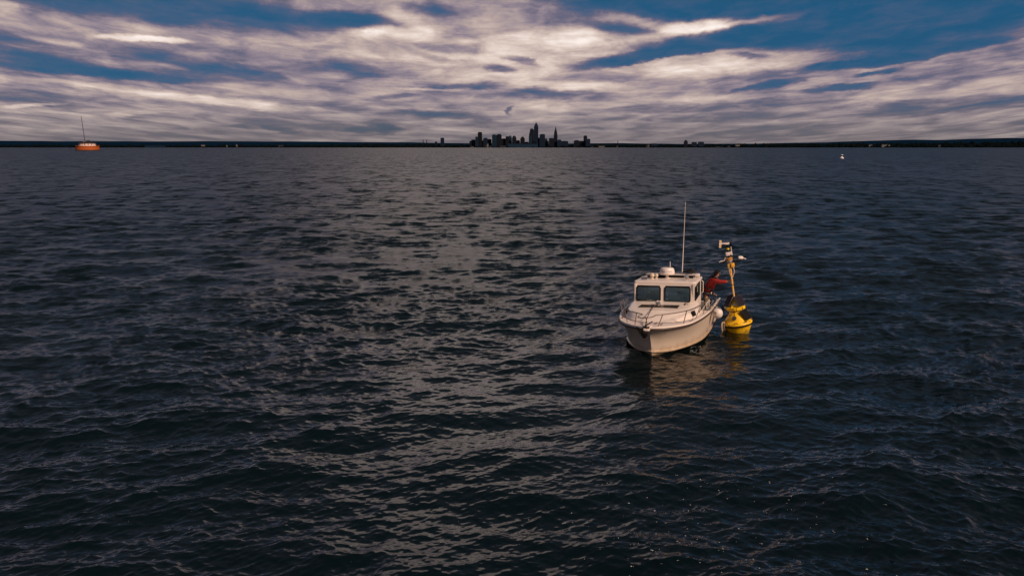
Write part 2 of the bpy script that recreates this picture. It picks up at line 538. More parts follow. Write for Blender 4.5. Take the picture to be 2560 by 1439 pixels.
def build_sea():
    sea = Sea()
    F1 = 796.0
    # rings: about half a picture row apart at the photograph's size, never past a few kilometres
    angs = np.arange(31.5, 1.05, -0.43 * math.degrees(1 / F1))
    r1 = CAM_H / np.tan(np.radians(angs))
    radii = [0.02, 1.5, 3.0, 4.5, 6.0, 7.2, 8.2, 9.0] + [r for r in r1 if r > 9.6]
    step = radii[-1] - radii[-2]
    while radii[-1] < 32000:
        step *= 1.06
        radii.append(radii[-1] + step)
    radii = np.array(radii)
    fine = np.radians(np.linspace(-35.5, 35.5, 1000))
    coarse = np.radians(np.linspace(35.5, 324.5, 150))[1:-1]
    th = np.concatenate([fine, coarse])
    nr, nth = len(radii), len(th)
    sp_r = np.gradient(radii)
    sp_t = np.concatenate([np.full(len(fine), fine[1] - fine[0]), np.full(len(coarse), coarse[1] - coarse[0])])
    x0 = (radii[:, None] * np.sin(th)[None, :]).astype(np.float32)
    y0 = (radii[:, None] * np.cos(th)[None, :]).astype(np.float32)
    dx = np.zeros_like(x0)
    dy = np.zeros_like(x0)
    dz = np.zeros_like(x0)
    # gusts: patches where the ripples are stronger or weaker
    gust = np.zeros_like(x0)
    for i in range(9):
        L = RNG.uniform(5, 26)
        a = RNG.uniform(0, 2 * math.pi)
        gust += np.sin(2 * math.pi / L * (x0 * math.cos(a) * 0.7 + y0 * math.sin(a)) + RNG.uniform(0, 6.28)).astype(np.float32)
    gust = 1.0 + 0.11 * np.clip(gust, -4, 3.2)
    lost = np.zeros(nr)
    nf = len(fine)
    for k, ddx, ddy, ph, a, lam, s in zip(sea.k, sea.dx, sea.dy, sea.ph, sea.a, sea.lam, sea.s):
        wr = np.clip((lam / np.maximum(sp_r, radii * (fine[1] - fine[0])) - 1.2) / 1.6, 0, 1)
        wr = wr * wr * (3 - 2 * wr)
        lost += (1 - wr) * s * s / 2
        nz = np.nonzero(wr > 0)[0]
        if len(nz) == 0:
            continue
        m = int(nz[-1]) + 1
        wc = np.clip((lam / (radii[:m, None] * (coarse[1] - coarse[0])) - 2.2) / 2.2, 0, 1)
        amp = (wr[:m, None] * a).astype(np.float32)
        for sl, ww in ((slice(0, nf), None), (slice(nf, nth), wc)):
            A = amp if ww is None else (amp * ww).astype(np.float32)
            if ww is not None and ww.max() <= 0:
                continue
            p = (k * (x0[:m, sl] * ddx + y0[:m, sl] * ddy) + ph).astype(np.float32)
            A = A * (gust[:m, sl] if lam < 1.4 else 1.0)
            c, sn = np.cos(p), np.sin(p)
            dz[:m, sl] += A * c
            dx[:m, sl] -= A * (CHOP * ddx) * sn
            dy[:m, sl] -= A * (CHOP * ddy) * sn
    co = np.stack([x0 + dx, y0 + dy, dz], -1).astype(np.float32).reshape(-1, 3)
    i = np.arange(nr - 1)[:, None]
    j = np.arange(nth)[None, :]
    jn = (j + 1) % nth
    quads = np.stack([i * nth + j, (i + 1) * nth + j, (i + 1) * nth + jn, i * nth + jn], -1).reshape(-1, 4).astype(np.int32)
    me = bpy.data.meshes.new('lake_water')
    me.vertices.add(len(co))
    me.vertices.foreach_set('co', co.ravel())
    me.loops.add(quads.size)
    me.loops.foreach_set('vertex_index', quads.ravel())
    me.polygons.add(len(quads))
    me.polygons.foreach_set('loop_start', np.arange(0, quads.size, 4, dtype=np.int32))
    me.polygons.foreach_set('use_smooth', np.ones(len(quads), dtype=bool))
    me.update()
    at = me.attributes.new('chop', 'FLOAT', 'POINT')
    at.data.foreach_set('value', np.repeat(np.sqrt(lost), nth).astype(np.float32))
    o = bpy.data.objects.new('lake_water', me)
    COL.objects.link(o)
    o['kind'] = 'structure'
    return o, co


def water_material():
    m = bpy.data.materials.new('lake_water')
    m.use_nodes = True
    t = m.node_tree
    b = t.nodes['Principled BSDF']
    b.inputs['Base Color'].default_value = (0.0005, 0.0040, 0.0048, 1)
    b.inputs['Roughness'].default_value = 0.06
    b.inputs['IOR'].default_value = 1.333
    pos = N(t, 'ShaderNodeNewGeometry').outputs['Position']
    at = N(t, 'ShaderNodeAttribute', attribute_name='chop')
    # waves too short for the mesh at that distance: random facet slopes, wider along the crests
    pv = vmt(t, 'MULTIPLY', pos, (0.55, 1.0, 0))
    a = noise(t, pv, 0.8, 6, 0.70).outputs['Color']
    sl = vmt(t, 'MULTIPLY', vmt(t, 'SUBTRACT', a, (0.5, 0.5, 0.5)), (8.5, 14.0, 0))
    # groups of steeper waves, long enough to show far out
    g2 = noise(t, vmt(t, 'MULTIPLY', pos, (0.42, 0.10, 0)), 1.0, 6, 0.72).outputs['Color']
    sl = vmt(t, 'ADD', sl, vmt(t, 'MULTIPLY', vmt(t, 'SUBTRACT', g2, (0.5, 0.5, 0.5)), (3.0, 10.5, 0)))
    sl = vmt(t, 'SCALE', sl, scale=at.outputs['Fac'])
    # and what is finer than that spreads the reflection like a rough surface
    alpha = mth(t, 'MULTIPLY', at.outputs['Fac'], 0.44)
    t.links.new(mth(t, 'SQRT', mth(t, 'ADD', alpha, 0.004)), b.inputs['Roughness'])
    # ripples finer than the mesh even close by
    rp = noise(t, vmt(t, 'MULTIPLY', pos, (0.42, 1.0, 0)), 15.0, 5, 0.62).outputs['Color']
    rs = vmt(t, 'MULTIPLY', vmt(t, 'SUBTRACT', rp, (0.5, 0.5, 0.5)), (0.16, 0.26, 0))
    nm = N(t, 'ShaderNodeNewGeometry').outputs['Normal']
    nn = vmt(t, 'NORMALIZE', vmt(t, 'ADD', nm, vmt(t, 'ADD', sl, rs)))
    t.links.new(nn, b.inputs['Normal'])
    return m


water, WCO = build_sea()
water.data.materials.append(water_material())

# ------------------------------------------------------------------ shared paints
WHITE = mat('white_gelcoat', (0.74, 0.65, 0.58), 0.32, var=0.05, vscale=2.5, dirt=(0.42, 0.34, 0.26), dirt_scale=2.2, dirt_lo=0.60, dirt_hi=0.85)
WHITE_HULL = mat('white_hull_gelcoat', (0.62, 0.52, 0.42), 0.30, var=0.07, vscale=1.3, dirt=(0.36, 0.27, 0.17), dirt_scale=1.5, dirt_lo=0.56, dirt_hi=0.86, stain=(.0, .36, (.30, .20, .095)))
NONSKID = mat('nonskid_deck', (0.66, 0.575, 0.53), 0.7, var=0.08, vscale=9, bump=0.15, bscale=120, dirt=(0.35, 0.28, 0.22), dirt_scale=4)
RUBBER = mat('black_rubber', (0.008, 0.008, 0.008), 0.6, spec=0.2)
RUBRAIL = mat('rub_rail_brown', (0.045, 0.026, 0.018), 0.5)
STEEL = mat('stained_steel_tube', (0.34, 0.25, 0.20), 0.42, 0.75, var=0.3, vscale=8)
BRIGHT = mat('bright_steel_tube', (0.72, 0.66, 0.58), 0.35, 0.35)
CHROME = mat('chrome', (0.75, 0.72, 0.70), 0.14, 1.0)
BLACK = mat('matt_black', (0.006, 0.006, 0.007), 0.8, spec=0.15)
PLASTIC = mat('white_plastic', (0.74, 0.66, 0.61), 0.4, var=0.04, vscale=4)
GREY = mat('grey_plastic', (0.22, 0.22, 0.22), 0.6, var=0.15, vscale=6)
DARKGREY = mat('dark_grey_vinyl', (0.045, 0.045, 0.048), 0.6, var=0.2)
TEAK = mat('smoked_hatch', (0.040, 0.028, 0.018), 0.25, var=0.35, vscale=5)
GLASS = glass_mat('cabin_glass', (0.62, 0.74, 0.74), 1.7)
ROPE = mat('tan_rope', (0.42, 0.33, 0.23), 0.9, var=0.25, vscale=30, bump=0.5, bscale=90)
LAMP = mat('lamp_glass', (0.25, 0.25, 0.26), 0.06)
YELLOW = mat('buoy_yellow', (0.88, 0.52, 0.006), 0.42, var=0.12, vscale=5, dirt=(0.20, 0.095, 0.012), dirt_scale=5.5, dirt_lo=0.54, dirt_hi=0.74, stain=(-.02, .16, (.12, .085, .02)))
YTAPE = mat('yellow_tape', (0.80, 0.38, 0.01), 0.5, var=0.1)
ORANGE = mat('crib_orange', (0.35, 0.070, 0.005), 0.75, var=0.25, vscale=0.25)

# ------------------------------------------------------------------ the motor boat
TH, ROLL = 0.34, 0.035
fwd = Vector((-math.sin(TH), -math.cos(TH), 0))
prt = Vector((math.cos(TH), -math.sin(TH), 0))
upv = Vector((0, 0, 1))
prt2 = prt * math.cos(ROLL) + upv * math.sin(ROLL)
up2 = upv * math.cos(ROLL) - prt * math.sin(ROLL)
BM = Matrix(((fwd.x, prt2.x, up2.x, 5.14), (fwd.y, prt2.y, up2.y, 25.42), (fwd.z, prt2.z, up2.z, 0.0), (0, 0, 0, 1)))
boat = thing('motor_boat', 'white pilothouse motor boat lying beside the yellow buoy', 'boat', BM)

GUN = [(3.80, 0, .915), (3.755, .21, .915), (3.58, .50, .91), (3.26, .79, .90), (2.80, 1.02, .88), (2.2, 1.17, .86), (1.5, 1.28, .84),
       (.6, 1.36, .81), (-.5, 1.39, .755), (-1.6, 1.38, .67), (-2.6, 1.33, .59)]
CHI = [(3.32, 0, .15), (3.22, .17, .135), (3.0, .39, .115), (2.68, .60, .10), (2.07, .87, .08), (1.3, 1.10, .06), (.5, 1.21, .05),
       (-.8, 1.26, .04), (-2.6, 1.25, .03)]
KEEL = [(3.295, 0, .03), (3.24, 0, -.10), (3.05, 0, -.25), (2.5, 0, -.38), (1, 0, -.45), (-2.6, 0, -.42)]
NS = 56
gun = resample(spline(GUN, 10), NS)
chi = resample(spline(CHI, 10), NS)
kee = resample(spline(KEEL, 10), NS)


def lerp(a, b, t):
    return a + (b - a) * t


def hull_rows(side):
    rows = []
    kk = kee
    lip = []
    for p in chi:
        q = p.copy()
        n = Vector((p.x * 0.25 if p.x > 1.5 else 0, p.y, 0))
        q += (n.normalized() if n.length > 1e-6 else Vector((1, 0, 0))) * 0.045
        q.z -= 0.012
        if p.y < 1e-4:
            q.y = 0
        lip.append(q)
    levels = [kk, [lerp(a, b, .9) for a, b in zip(kk, chi)], chi and [Vector((p.x, p.y, p.z - .02)) for p in chi], lip,
              [Vector((p.x, p.y, p.z + .03)) for p in lip], [Vector((p.x, p.y, p.z + .035)) for p in chi]]
    for t in (.2, .4, .6, .8, .93, 1.0):
        lv = []
        for c, g in zip(chi, gun):
            bow = min(1, max(0, (c.x - .2) / 2.6))
            p = lerp(Vector((c.x, c.y, c.z + .035)), g, t)
            hol = math.sin(math.pi * t) * .10 * bow
            d = (g - c)
            d.z = 0
            if d.length > 1e-6:
                p -= d.normalized() * hol * (0 if c.y < 1e-4 else 1)
            if c.y < 1e-4:
                p = Vector((p.x - 0.05 * math.sin(math.pi * t), 0, p.z))
            lv.append(p)
        levels.append(lv)
    return [[(p if side > 0 else mirror(p)) for p in lv] for lv in levels]


m = MB()
for s in (1, -1):
    m.grid(hull_rows(s))
tr = hull_rows(1)
m.poly([l[-1] for l in tr] + [mirror(l[-1]) for l in reversed(tr)])
bmesh.ops.remove_doubles(m.bm, verts=m.bm.verts, dist=1e-4)
m.build('hull', WHITE_HULL, boat, 32)

full_g = [mirror(p) for p in reversed(gun)] + gun[1:]
m = MB()
m.tube([p + Vector((0.015 if abs(p.y) < .4 else 0, .012 * (1 if p.y > 0 else -1), -.012)) for p in full_g], .027, 8)
m.build('rub_rail', RUBRAIL, boat)


def offset_in(pts, d):
    out = []
    for i, p in enumerate(pts):
        t = pts[min(i + 1, len(pts) - 1)] - pts[max(i - 1, 0)]
        t.z = 0
        n = Vector((-t.y, t.x, 0)).normalized()
        c = Vector((0.5, 0, 0)) - Vector((p.x if p.x < .5 else .5, p.y, 0)) if p.x < .5 else Vector((0.5 - p.x, -p.y, 0))
        if n.dot(c) < 0:
            n = -n
        out.append(p + n * d)
    return out


# white toe rail round the deck edge, then the deck
m = MB()
o0 = full_g
i1 = offset_in(full_g, .05)
i2 = offset_in(full_g, .075)
m.grid([[p + Vector((0, 0, .012)) for p in o0], [p + Vector((0, 0, .055)) for p in offset_in(full_g, .008)],
        [p + Vector((0, 0, .06)) for p in i1], [p + Vector((0, 0, .03)) for p in i2]])
m.build('toe_rail', WHITE, boat, 50)
dk = offset_in(gun, .07)
m = MB()
rows = []
for p in dk:
    if p.x > 0.36:
        y = max(p.y, 0.0)
        rows.append([Vector((p.x, y * t, p.z + .028 + .02 * (1 - t * t))) for t in np.linspace(-1, 1, 9)])
m.grid(rows)
m.build('fore_deck', NONSKID, boat, 40)
# cockpit: side decks, liner, sole
m = MB()
for s in (1, -1):
    a = [Vector((p.x, s * p.y, p.z + .028)) for p in dk if p.x < .36]
    b = [Vector((p.x, s * (p.y - .12), p.z + .032)) for p in dk if p.x < .36]
    c = [Vector((q.x, q.y - s * .02, .12)) for q in b]
    m.grid([a, b, c])
m.box((-1.72, 0, .11), (1.7, 2.3, .04))
for s in (1, -1):
    m.box((-.26, s * 1.06, .11), (1.2, .27, .04))
    m.box((.335, s * 1.09, .47), (.03, .34, .68))
m.box((-2.50, 0, .34), (.08, 2.2, .46))
m.build('cockpit', GREY, boat, 30)
m = MB()
for k in range(9):
    m.box((.20 - k * .165, 1.09, .14), (.06, .18, .02))
m.build('cockpit_grating', mat('pale_grating', (.42, .38, .36), .7), boat)

# trunk cabin in front of the wheelhouse
TB = [(3.06, 0, .95), (3.02, .30, .95), (2.84, .60, .94), (2.44, .88, .92), (1.9, 1.06, .90), (1.2, 1.13, .87), (.75, 1.14, .86)]
TT = [(2.52, 0, 1.135), (2.49, .34, 1.135), (2.34, .64, 1.135), (2.02, .84, 1.14), (1.6, .93, 1.15), (1.2, .965, 1.16), (.75, .97, 1.165)]
tb, ttp = resample(spline(TB, 10), 26), resample(spline(TT, 10), 26)


def full(l):
    return [mirror(p) for p in reversed(l)] + l[1:]


mid = [lerp(a, b, .82) + Vector((.035 if a.x > 2 else 0, .03 * min(1, a.y / .5), 0.015)) for a, b in zip(tb, ttp)]
inn = [Vector((p.x - .07 * min(1, max(0, p.x - 1.4)), p.y * .93, p.z + .022)) for p in ttp]
m = MB()
m.grid([full(tb), full([lerp(a, b, .45) + Vector((.02, .012 * min(1, a.y / .5), 0)) for a, b in zip(tb, ttp)]), full(mid), full(ttp), full(inn)])
m.grid([[Vector((p.x, p.y * t, p.z + .018 * (1 - t * t))) for t in np.linspace(-1, 1, 9)] for p in inn])
bmesh.ops.remove_doubles(m.bm, verts=m.bm.verts, dist=1e-4)
m.build('trunk_cabin', WHITE, boat, 40)
m = MB()
m.prism([(1.99, -.62), (1.63, -.60), (1.55, .56), (1.97, .55)], 1.168, 1.196)
h = m.build('hatch', TEAK, boat)
m = MB()
m.box((1.78, -.02, 1.198), (.36, .03, .012))
for y in (-.3, .28):
    m.box((1.78, y, 1.1975), (.37, .012, .01))
m.build('hatch_slat', mat('hatch_slat', (.075, .055, .035), .5), h)
for s, hname in ((1, 'port_light'), (-1, 'port_light')):
    m = MB()
    m.plate((1.93, s * 1.022, 1.03), (1, -s * .18, 0), (0, -s * .35, 1), .20, .15, .03, .06)
    f = m.build(hname, RUBBER, boat)
for y in (.72,):
    m = MB()
    m.lathe([(.06, 0), (.062, .02), (.04, .05), (.0, .058)], 14, Matrix.Translation((1.35, y, 1.172)))
    m.tube([(1.36, y, 1.2), (1.44, y, 1.215), (1.5, y * .98, 1.19)], .012)
    m.build('deck_vent', STEEL, boat)

# wheelhouse
ph = MB()
FX0, FX1, FZ0, FZ1 = 1.07, .975, .90, 1.71
fu = Vector((0, 1, 0))
fv = Vector((FX1 - FX0, 0, FZ1 - FZ0))
fl = fv.length
fv.normalize()


def v_at(z):
    return (z - FZ0) / (FZ1 - FZ0) * fl


HW = .925
WINS = [(-.88, -.10, 1.175, 1.675), (.0, .82, 1.175, 1.675)]
ph.wall((FX0, -HW, FZ0), fu, fv, HW * 2, fl, .045,
        [(a + HW + .03, v_at(z0) + .03, b + HW - .03, v_at(z1) - .03) for a, b, z0, z1 in WINS])
SW = (-.42, .90, 1.20, 1.64)
RX = -.86
for s in (1, -1):
    # side wall with one long window
    if s > 0:
        ph.wall((FX0 - .05, HW, .84), (-1, 0, 0), (0, 0, 1), FX0 - .05 - RX, 1.71 - .84, .04,
                [(FX0 - .05 - SW[1] + .03, SW[2] - .84 + .03, FX0 - .05 - SW[0] - .03, SW[3] - .84 - .03)])
    else:
        ph.wall((RX, -HW, .84), (1, 0, 0), (0, 0, 1), FX0 - .05 - RX, 1.71 - .84, .04,
                [(SW[0] - RX + .03, SW[2] - .84 + .03, SW[1] - RX - .03, SW[3] - .84 - .03)])
for s in (1, -1):
    ph.box((-.24, s * .905, .478), (1.22, .035, .72))
# rear bulkhead: doorway and two windows
ph.wall((RX, HW - .04, .12), (0, -1, 0), (0, 0, 1), HW * 2 - .08, 1.585, .04, [(.12, 1.0, .62, 1.5), (.72, .0, 1.24, 1.50), (1.34, 1.0, 1.70, 1.5)])
ph.build('wheelhouse', WHITE, boat, 30)
for (a, b, z0, z1) in WINS:
    cz = (z0 + z1) / 2
    c = Vector((FX0, 0, FZ0)) + fv * v_at(cz) + Vector((0, (a + b) / 2, 0))
    nrm = fu.cross(fv).normalized()
    g = MB().plate(c - nrm * .02, fu, fv, b - a - .05, z1 - z0 - .05, .06, .006).build('windscreen', GLASS, boat, 0)
    MB().ring(c + nrm * .004, fu, fv, b - a, z1 - z0, .085, .042, .03).build('window_frame', RUBBER, g, 40)
for s in (1, -1):
    c = Vector(((SW[0] + SW[1]) / 2, s * HW, (SW[2] + SW[3]) / 2))
    g = MB().plate(c - Vector((0, s * .02, 0)), (-s, 0, 0), (0, 0, 1), SW[1] - SW[0] - .05, SW[3] - SW[2] - .05, .06, .006).build('side_window', GLASS, boat, 0)
    f = MB()
    f.ring(c + Vector((0, s * .004, 0)), (-s, 0, 0), (0, 0, 1), SW[1] - SW[0], SW[3] - SW[2], .085, .042, .03)
    f.box((.30, s * HW, (SW[2] + SW[3]) / 2), (.035, .02, .40))
    f.build('window_frame', RUBBER, g, 40)
# roof with an overhanging brow
m = MB()
outl = []
for (cx, cy, a0) in ((.88, .86, 0), (-.92, .86, 90), (-.92, -.86, 180), (.88, -.86, 270)):
    for k in range(7):
        a = R(a0 + 15 * k)
        outl.append((cx + .10 * math.cos(a), cy + .10 * math.sin(a)))


def roof_loop(sc, z, crown=0.0):
    return [Vector((x * sc + (.0), y * sc, z + crown * (1 - (y / .96) ** 2))) for x, y in outl]


m.grid([roof_loop(.975, 1.705), roof_loop(1.0, 1.715), roof_loop(1.0, 1.752), roof_loop(.985, 1.772), roof_loop(.9, 1.782, .006), roof_loop(.45, 1.795, .006),
        roof_loop(.02, 1.80, .006)], closed=True)
m.poly(roof_loop(.975, 1.705))
m.build('roof', WHITE, boat, 40)
# inside: console, wheel, seats
m = MB()
m.box((.72, -.45, .98), (.5, .78, .44), bevel=.03)
m.box((.80, .42, .95), (.34, .80, .36), bevel=.03)
m.build('dashboard', DARKGREY, boat)
m = MB()
rot = Matrix.Rotation(R(65), 3, 'Y')
ring = [Vector((.45, -.45, 1.2)) + rot @ Vector((.17 * math.cos(a), .17 * math.sin(a), 0)) for a in np.linspace(0, 2 * math.pi, 25)]
m.tube(ring, .014, 6, cap=False)
for a in (0.5, 2.6, 4.7):
    m.tube([Vector((.45, -.45, 1.2)), Vector((.45, -.45, 1.2)) + rot @ Vector((.17 * math.cos(a), .17 * math.sin(a), 0))], .01, 6)
m.tube([(.45, -.45, 1.2), (.56, -.45, 1.12)], .02)
m.build('steering_wheel', BLACK, boat)
for y in (-.45, .45):
    m = MB()
    m.box((-.15, y, .78), (.42, .46, .10), bevel=.03)
    m.box((-.36, y, 1.05), (.10, .44, .50), bevel=.04)
    m.tube([(-.15, y, .12), (-.15, y, .75)], .05)
    m.build('helm_seat', mat('grey_seat', (.20, .21, .21), .7), boat)
MB().box((.10, 0, .13), (1.85, 1.76, .03)).build('cabin_sole', GREY, boat)

# bow rail
RAILC = [(1.2, -1.24, 1.24), (1.9, -1.17, 1.29), (2.55, -1.04, 1.31), (3.1, -.83, 1.325), (3.5, -.50, 1.33), (3.76, -.20, 1.33)]
RAILP = [(3.84, .20, 1.325), (3.64, .46, 1.325), (3.25, .82, 1.325), (2.8, 1.05, 1.32), (2.2, 1.20, 1.305), (1.5, 1.29, 1.28), (.9, 1.32, 1.25)]
rail = spline(RAILC, 6) + spline([(3.80, -.16, 1.33), (4.06, -.24, 1.32), (4.18, -.20, 1.315), (4.20, -.05, 1.315), (4.13, .10, 1.318), (3.96, .18, 1.322)], 5) + spline(RAILP, 6)
br = MB().tube(rail, .0145, 8).build('bow_rail', STEEL, boat)
for top, bot in [((3.12, -.82, 1.325), (3.10, -.74, .91)), ((3.62, -.37, 1.33), (3.44, -.46, .92)), ((4.06, -.03, 1.315), (3.66, -.06, .93)),
                 ((2.35, -1.09, 1.30), (2.3, -1.05, .87)), ((1.2, -1.24, 1.24), (1.2, -1.21, .84)),
                 ((3.70, .38, 1.325), (3.54, .22, .93)), ((2.98, .95, 1.32), (2.86, .84, .90)), ((2.0, 1.235, 1.30), (2.16, 1.09, .87)),
                 ((1.2, 1.305, 1.265), (1.3, 1.22, .85)), ((4.19, -.1, 1.315), (4.06, -.03, 1.315))]:
    MB().tube([bot, top], .0125, 8).build('stanchion', STEEL, br)
# side rails by the cockpit
m = MB()
m.tube([(1.30, 1.19, 1.00), (.4, 1.20, 1.00), (-.82, 1.20, .955)], .021, 8)
sr = m.build('cockpit_rail', BRIGHT, boat)
MB().tube([(-.06, 1.20, .80), (-.06, 1.20, .985)], .014).build('stanchion', BRIGHT, sr)
MB().tube([(-.75, 1.20, .76), (-.75, 1.20, .955)], .014).build('stanchion', BRIGHT, sr)
m = MB()
m.tube([(.55, 1.38, .88), (-.8, 1.42, .87), (-2.15, 1.42, .77)], .026, 8)
sr = m.build('gunwale_rail', BRIGHT, boat)
for x in (.4, -.75, -1.9):
    MB().tube([(x, 1.34, .68), (x, 1.405, .865 - .05 * (x < -1))], .013).build('stanchion', BRIGHT, sr)
# grab rail on the wheelhouse corner
for s in (1, -1):
    MB().tube([(-.80, s * .95, 1.18), (-.82, s * 1.0, 1.22), (-.82, s * 1.0, 1.55), (-.80, s * .95, 1.60)], .013).build('grab_rail', BRIGHT, boat)
# bow fittings
for (x, y) in ((3.26, -.26), (3.22, .12), (3.34, .30), (2.46, 1.04), (2.46, -1.03)):
    m = MB()
    m.box((x, y, .945 if x > 3 else .91), (.05, .03, .05))
    m.tube([(x - .09, y, 0.975 if x > 3 else .94), (x + .09, y, 0.975 if x > 3 else .94)], .014)
    m.build('cleat', STEEL, boat)
m = MB()
m.box((3.78, -.03, .965), (.62, .17, .05), bevel=.012)
m.box((4.02, -.03, .94), (.16, .20, .05), bevel=.012)
m.build('bow_pulpit', WHITE, boat)
m = MB()
m.tube([(4.03, -.12, 1.0), (4.03, .06, 1.0)], .035, 10)
m.build('bow_roller', BLACK, boat)
# lamp at the foot of the windscreen
m = MB()
m.lathe([(.035, 0), (.03, .03), (.0, .035)], 12, Matrix.Translation((1.62, -.08, 1.19)))
m.tube([(1.62, -.08, 1.21), (1.62, -.08, 1.25)], .015)
m.ball((1.64, -.085, 1.275), (.05, .085, .06))
dl = m.build('deck_lamp', PLASTIC, boat)
MB().lathe([(.001, 0), (.052, 0.0), (.055, .03), (.03, .034)], 16, Matrix.Translation((1.685, -.05, 1.275)) @ Matrix.Rotation(R(90), 4, 'Y')).build('lens', LAMP, dl)

# roof gear
m = MB()
m.lathe([(.10, 0), (.10, .015), (.05, .03), (.045, .10), (.09, .115)], 18, Matrix.Translation((.10, -.04, 1.795)))
rd = m.build('radar', PLASTIC, boat)
m = MB()
m.lathe([(.13, .0), (.215, .012), (.236, .04), (.240, .08), (.226, .16), (.205, .215), (.17, .238), (.0, .248)], 36, Matrix.Translation((.10, -.04, 1.905)))
m.build('radar_dome', PLASTIC, rd, 30)
txt = 'UNWP J-V75'
for i, ch in enumerate(txt):
    if ch == ' ':
        continue
    cu = bpy.data.curves.new('letter', 'FONT')
    cu.body = ch
    cu.size = .066
    cu.align_x = 'CENTER'
    cu.extrude = .002
    cu.materials.append(mat('navy_print', (.02, .025, .09), .5))
    tmp = bpy.data.objects.new('tmp', cu)
    COL.objects.link(tmp)
    bpy.context.view_layer.update()
    lm = bpy.data.meshes.new_from_object(tmp.evaluated_get(bpy.context.evaluated_depsgraph_get()))
    bpy.data.objects.remove(tmp, do_unlink=True)
    lo = bpy.data.objects.new('letter', lm)
    COL.objects.link(lo)
    a = (i - (len(txt) - 1) / 2) * .155 + .03
    pos = Vector((.10 + .234 * math.cos(a), -.04 + .234 * math.sin(a), 2.005))
    lo.parent = rd
    lo.matrix_local = Matrix.Translation(pos) @ Matrix.Rotation(a + math.pi / 2, 4, 'Z') @ Matrix.Rotation(R(84), 4, 'X')
MB().tube([(-.40, -.02, 1.79), (-.40, -.02, 2.30)], [.016, .011]).build('aerial_stub', PLASTIC, boat)
BMi = BM.inverted()
a0 = Vector((-.28, .38, 1.785))
w0 = BM @ a0
a1 = BMi @ (w0 + Vector((.02, 0, 2.46)))
m = MB()
m.lathe([(.05, 0), (.05, .02), (.028, .04), (.024, .12), (.0, .13)], 12, Matrix.Translation(a0))
ant = m.build('antenna_mount', CHROME, boat)
MB().tube([a0 + (a1 - a0) * t for t in (0.02, .1, .45, .46, 1.0)], [.016, .016, .012, .010, .007], 8).build('whip_antenna', PLASTIC, ant)
# chrome search light, horns and round lamps
m = MB()
m.lathe([(.07, 0), (.07, .02), (.03, .04), (.03, .07)], 14, Matrix.Translation((.46, .63, 1.785)))
m.lathe([(.03, -.10), (.06, -.07), (.07, -.01), (.078, .03), (.078, .055), (.062, .06)], 20, Matrix.Translation((.50, .63, 1.895)) @ Matrix.Rotation(R(90), 4, 'Y'))
sl = m.build('search_light', CHROME, boat, 30)
MB().lathe([(.0, .02), (.060, .0)], 20, Matrix.Translation((.565, .63, 1.895)) @ Matrix.Rotation(R(90), 4, 'Y'), cap=False).build('lens', LAMP, sl)
m = MB()
m.box((.50, -.67, 1.81), (.10, .20, .05), bevel=.01)
hb = m.build('horn_base', CHROME, boat, 35)
for y in (-.72, -.62):
    MB().lathe([(.018, -.16), (.02, -.02), (.035, .05), (.058, .09), (.05, .088)], 14, Matrix.Translation((.62, y, 1.845)) @ Matrix.Rotation(R(90), 4, 'Y')).build('horn', CHROME, hb, 35)
for (x, y, r) in ((.42, -.47, .075), (.26, -.36, .06)):
    m = MB()
    m.lathe([(r, 0), (r, .02), (r * .55, .035), (r * .55, .06)], 14, Matrix.Translation((x, y, 1.785)))
    m.ball((x, y, 1.785 + .06 + r * .9), (r * .95, r * 1.05, r))
    m.build('round_lamp', mat('cream_lamp', (.60, .50, .38), .35), boat)
m = MB()
m.box((-.32, .02, 1.895), (.50, 1.58, .035), bevel=.012)
rk = m.build('roof_rack', mat('rack_board', (.40, .36, .34), .6, var=.12), boat)
for (x, y) in ((-.12, -.70), (-.12, .74), (-.52, -.70), (-.52, .74)):
    MB().tube([(x, y, 1.78), (x, y, 1.88)], .018).build('leg', BLACK, rk)
MB().box((-.32, .02, 1.825), (.40, 1.40, .05)).build('rack_shade_block', BLACK, rk)  # black block added as the shade in the gap under the rack board
m = MB()
m.box((-.56, .84, 1.85), (.16, .15, .11), bevel=.02)
wb = m.build('stern_light', PLASTIC, boat)
MB().tube([(-.56, .84, 1.775), (-.56, .84, 1.80)], .05, 10).build('light_foot', BLACK, wb)

# the boat trims a little by the bow, so the roof line falls aft


def fall(o):
    if o.type == 'MESH':
        for v in o.data.vertices:
            p = o.matrix_local @ v.co if o.name.startswith('letter') else v.co
            if p.z > 1.5:
                v.co.z += 0.0 if o.name.startswith('letter') else .055 * p.x / .9 - .015
        if o.name.startswith('letter'):
            o.location.z += .055 * .3 / .9 - .015
    for c in o.children:
        fall(c)


for o in boat.children:
    if o.name.split('.')[0] in ('wheelhouse', 'roof', 'radar', 'aerial_stub', 'antenna_mount', 'search_light', 'horn_base', 'round_lamp', 'roof_rack', 'stern_light'):
        fall(o)

# ------------------------------------------------------------------ loose things on and around the boat


def boat_thing(name, label, cat, at=(0, 0, 0), group=None):
    return thing(name, label, cat, BM @ Matrix.Translation(at), group)


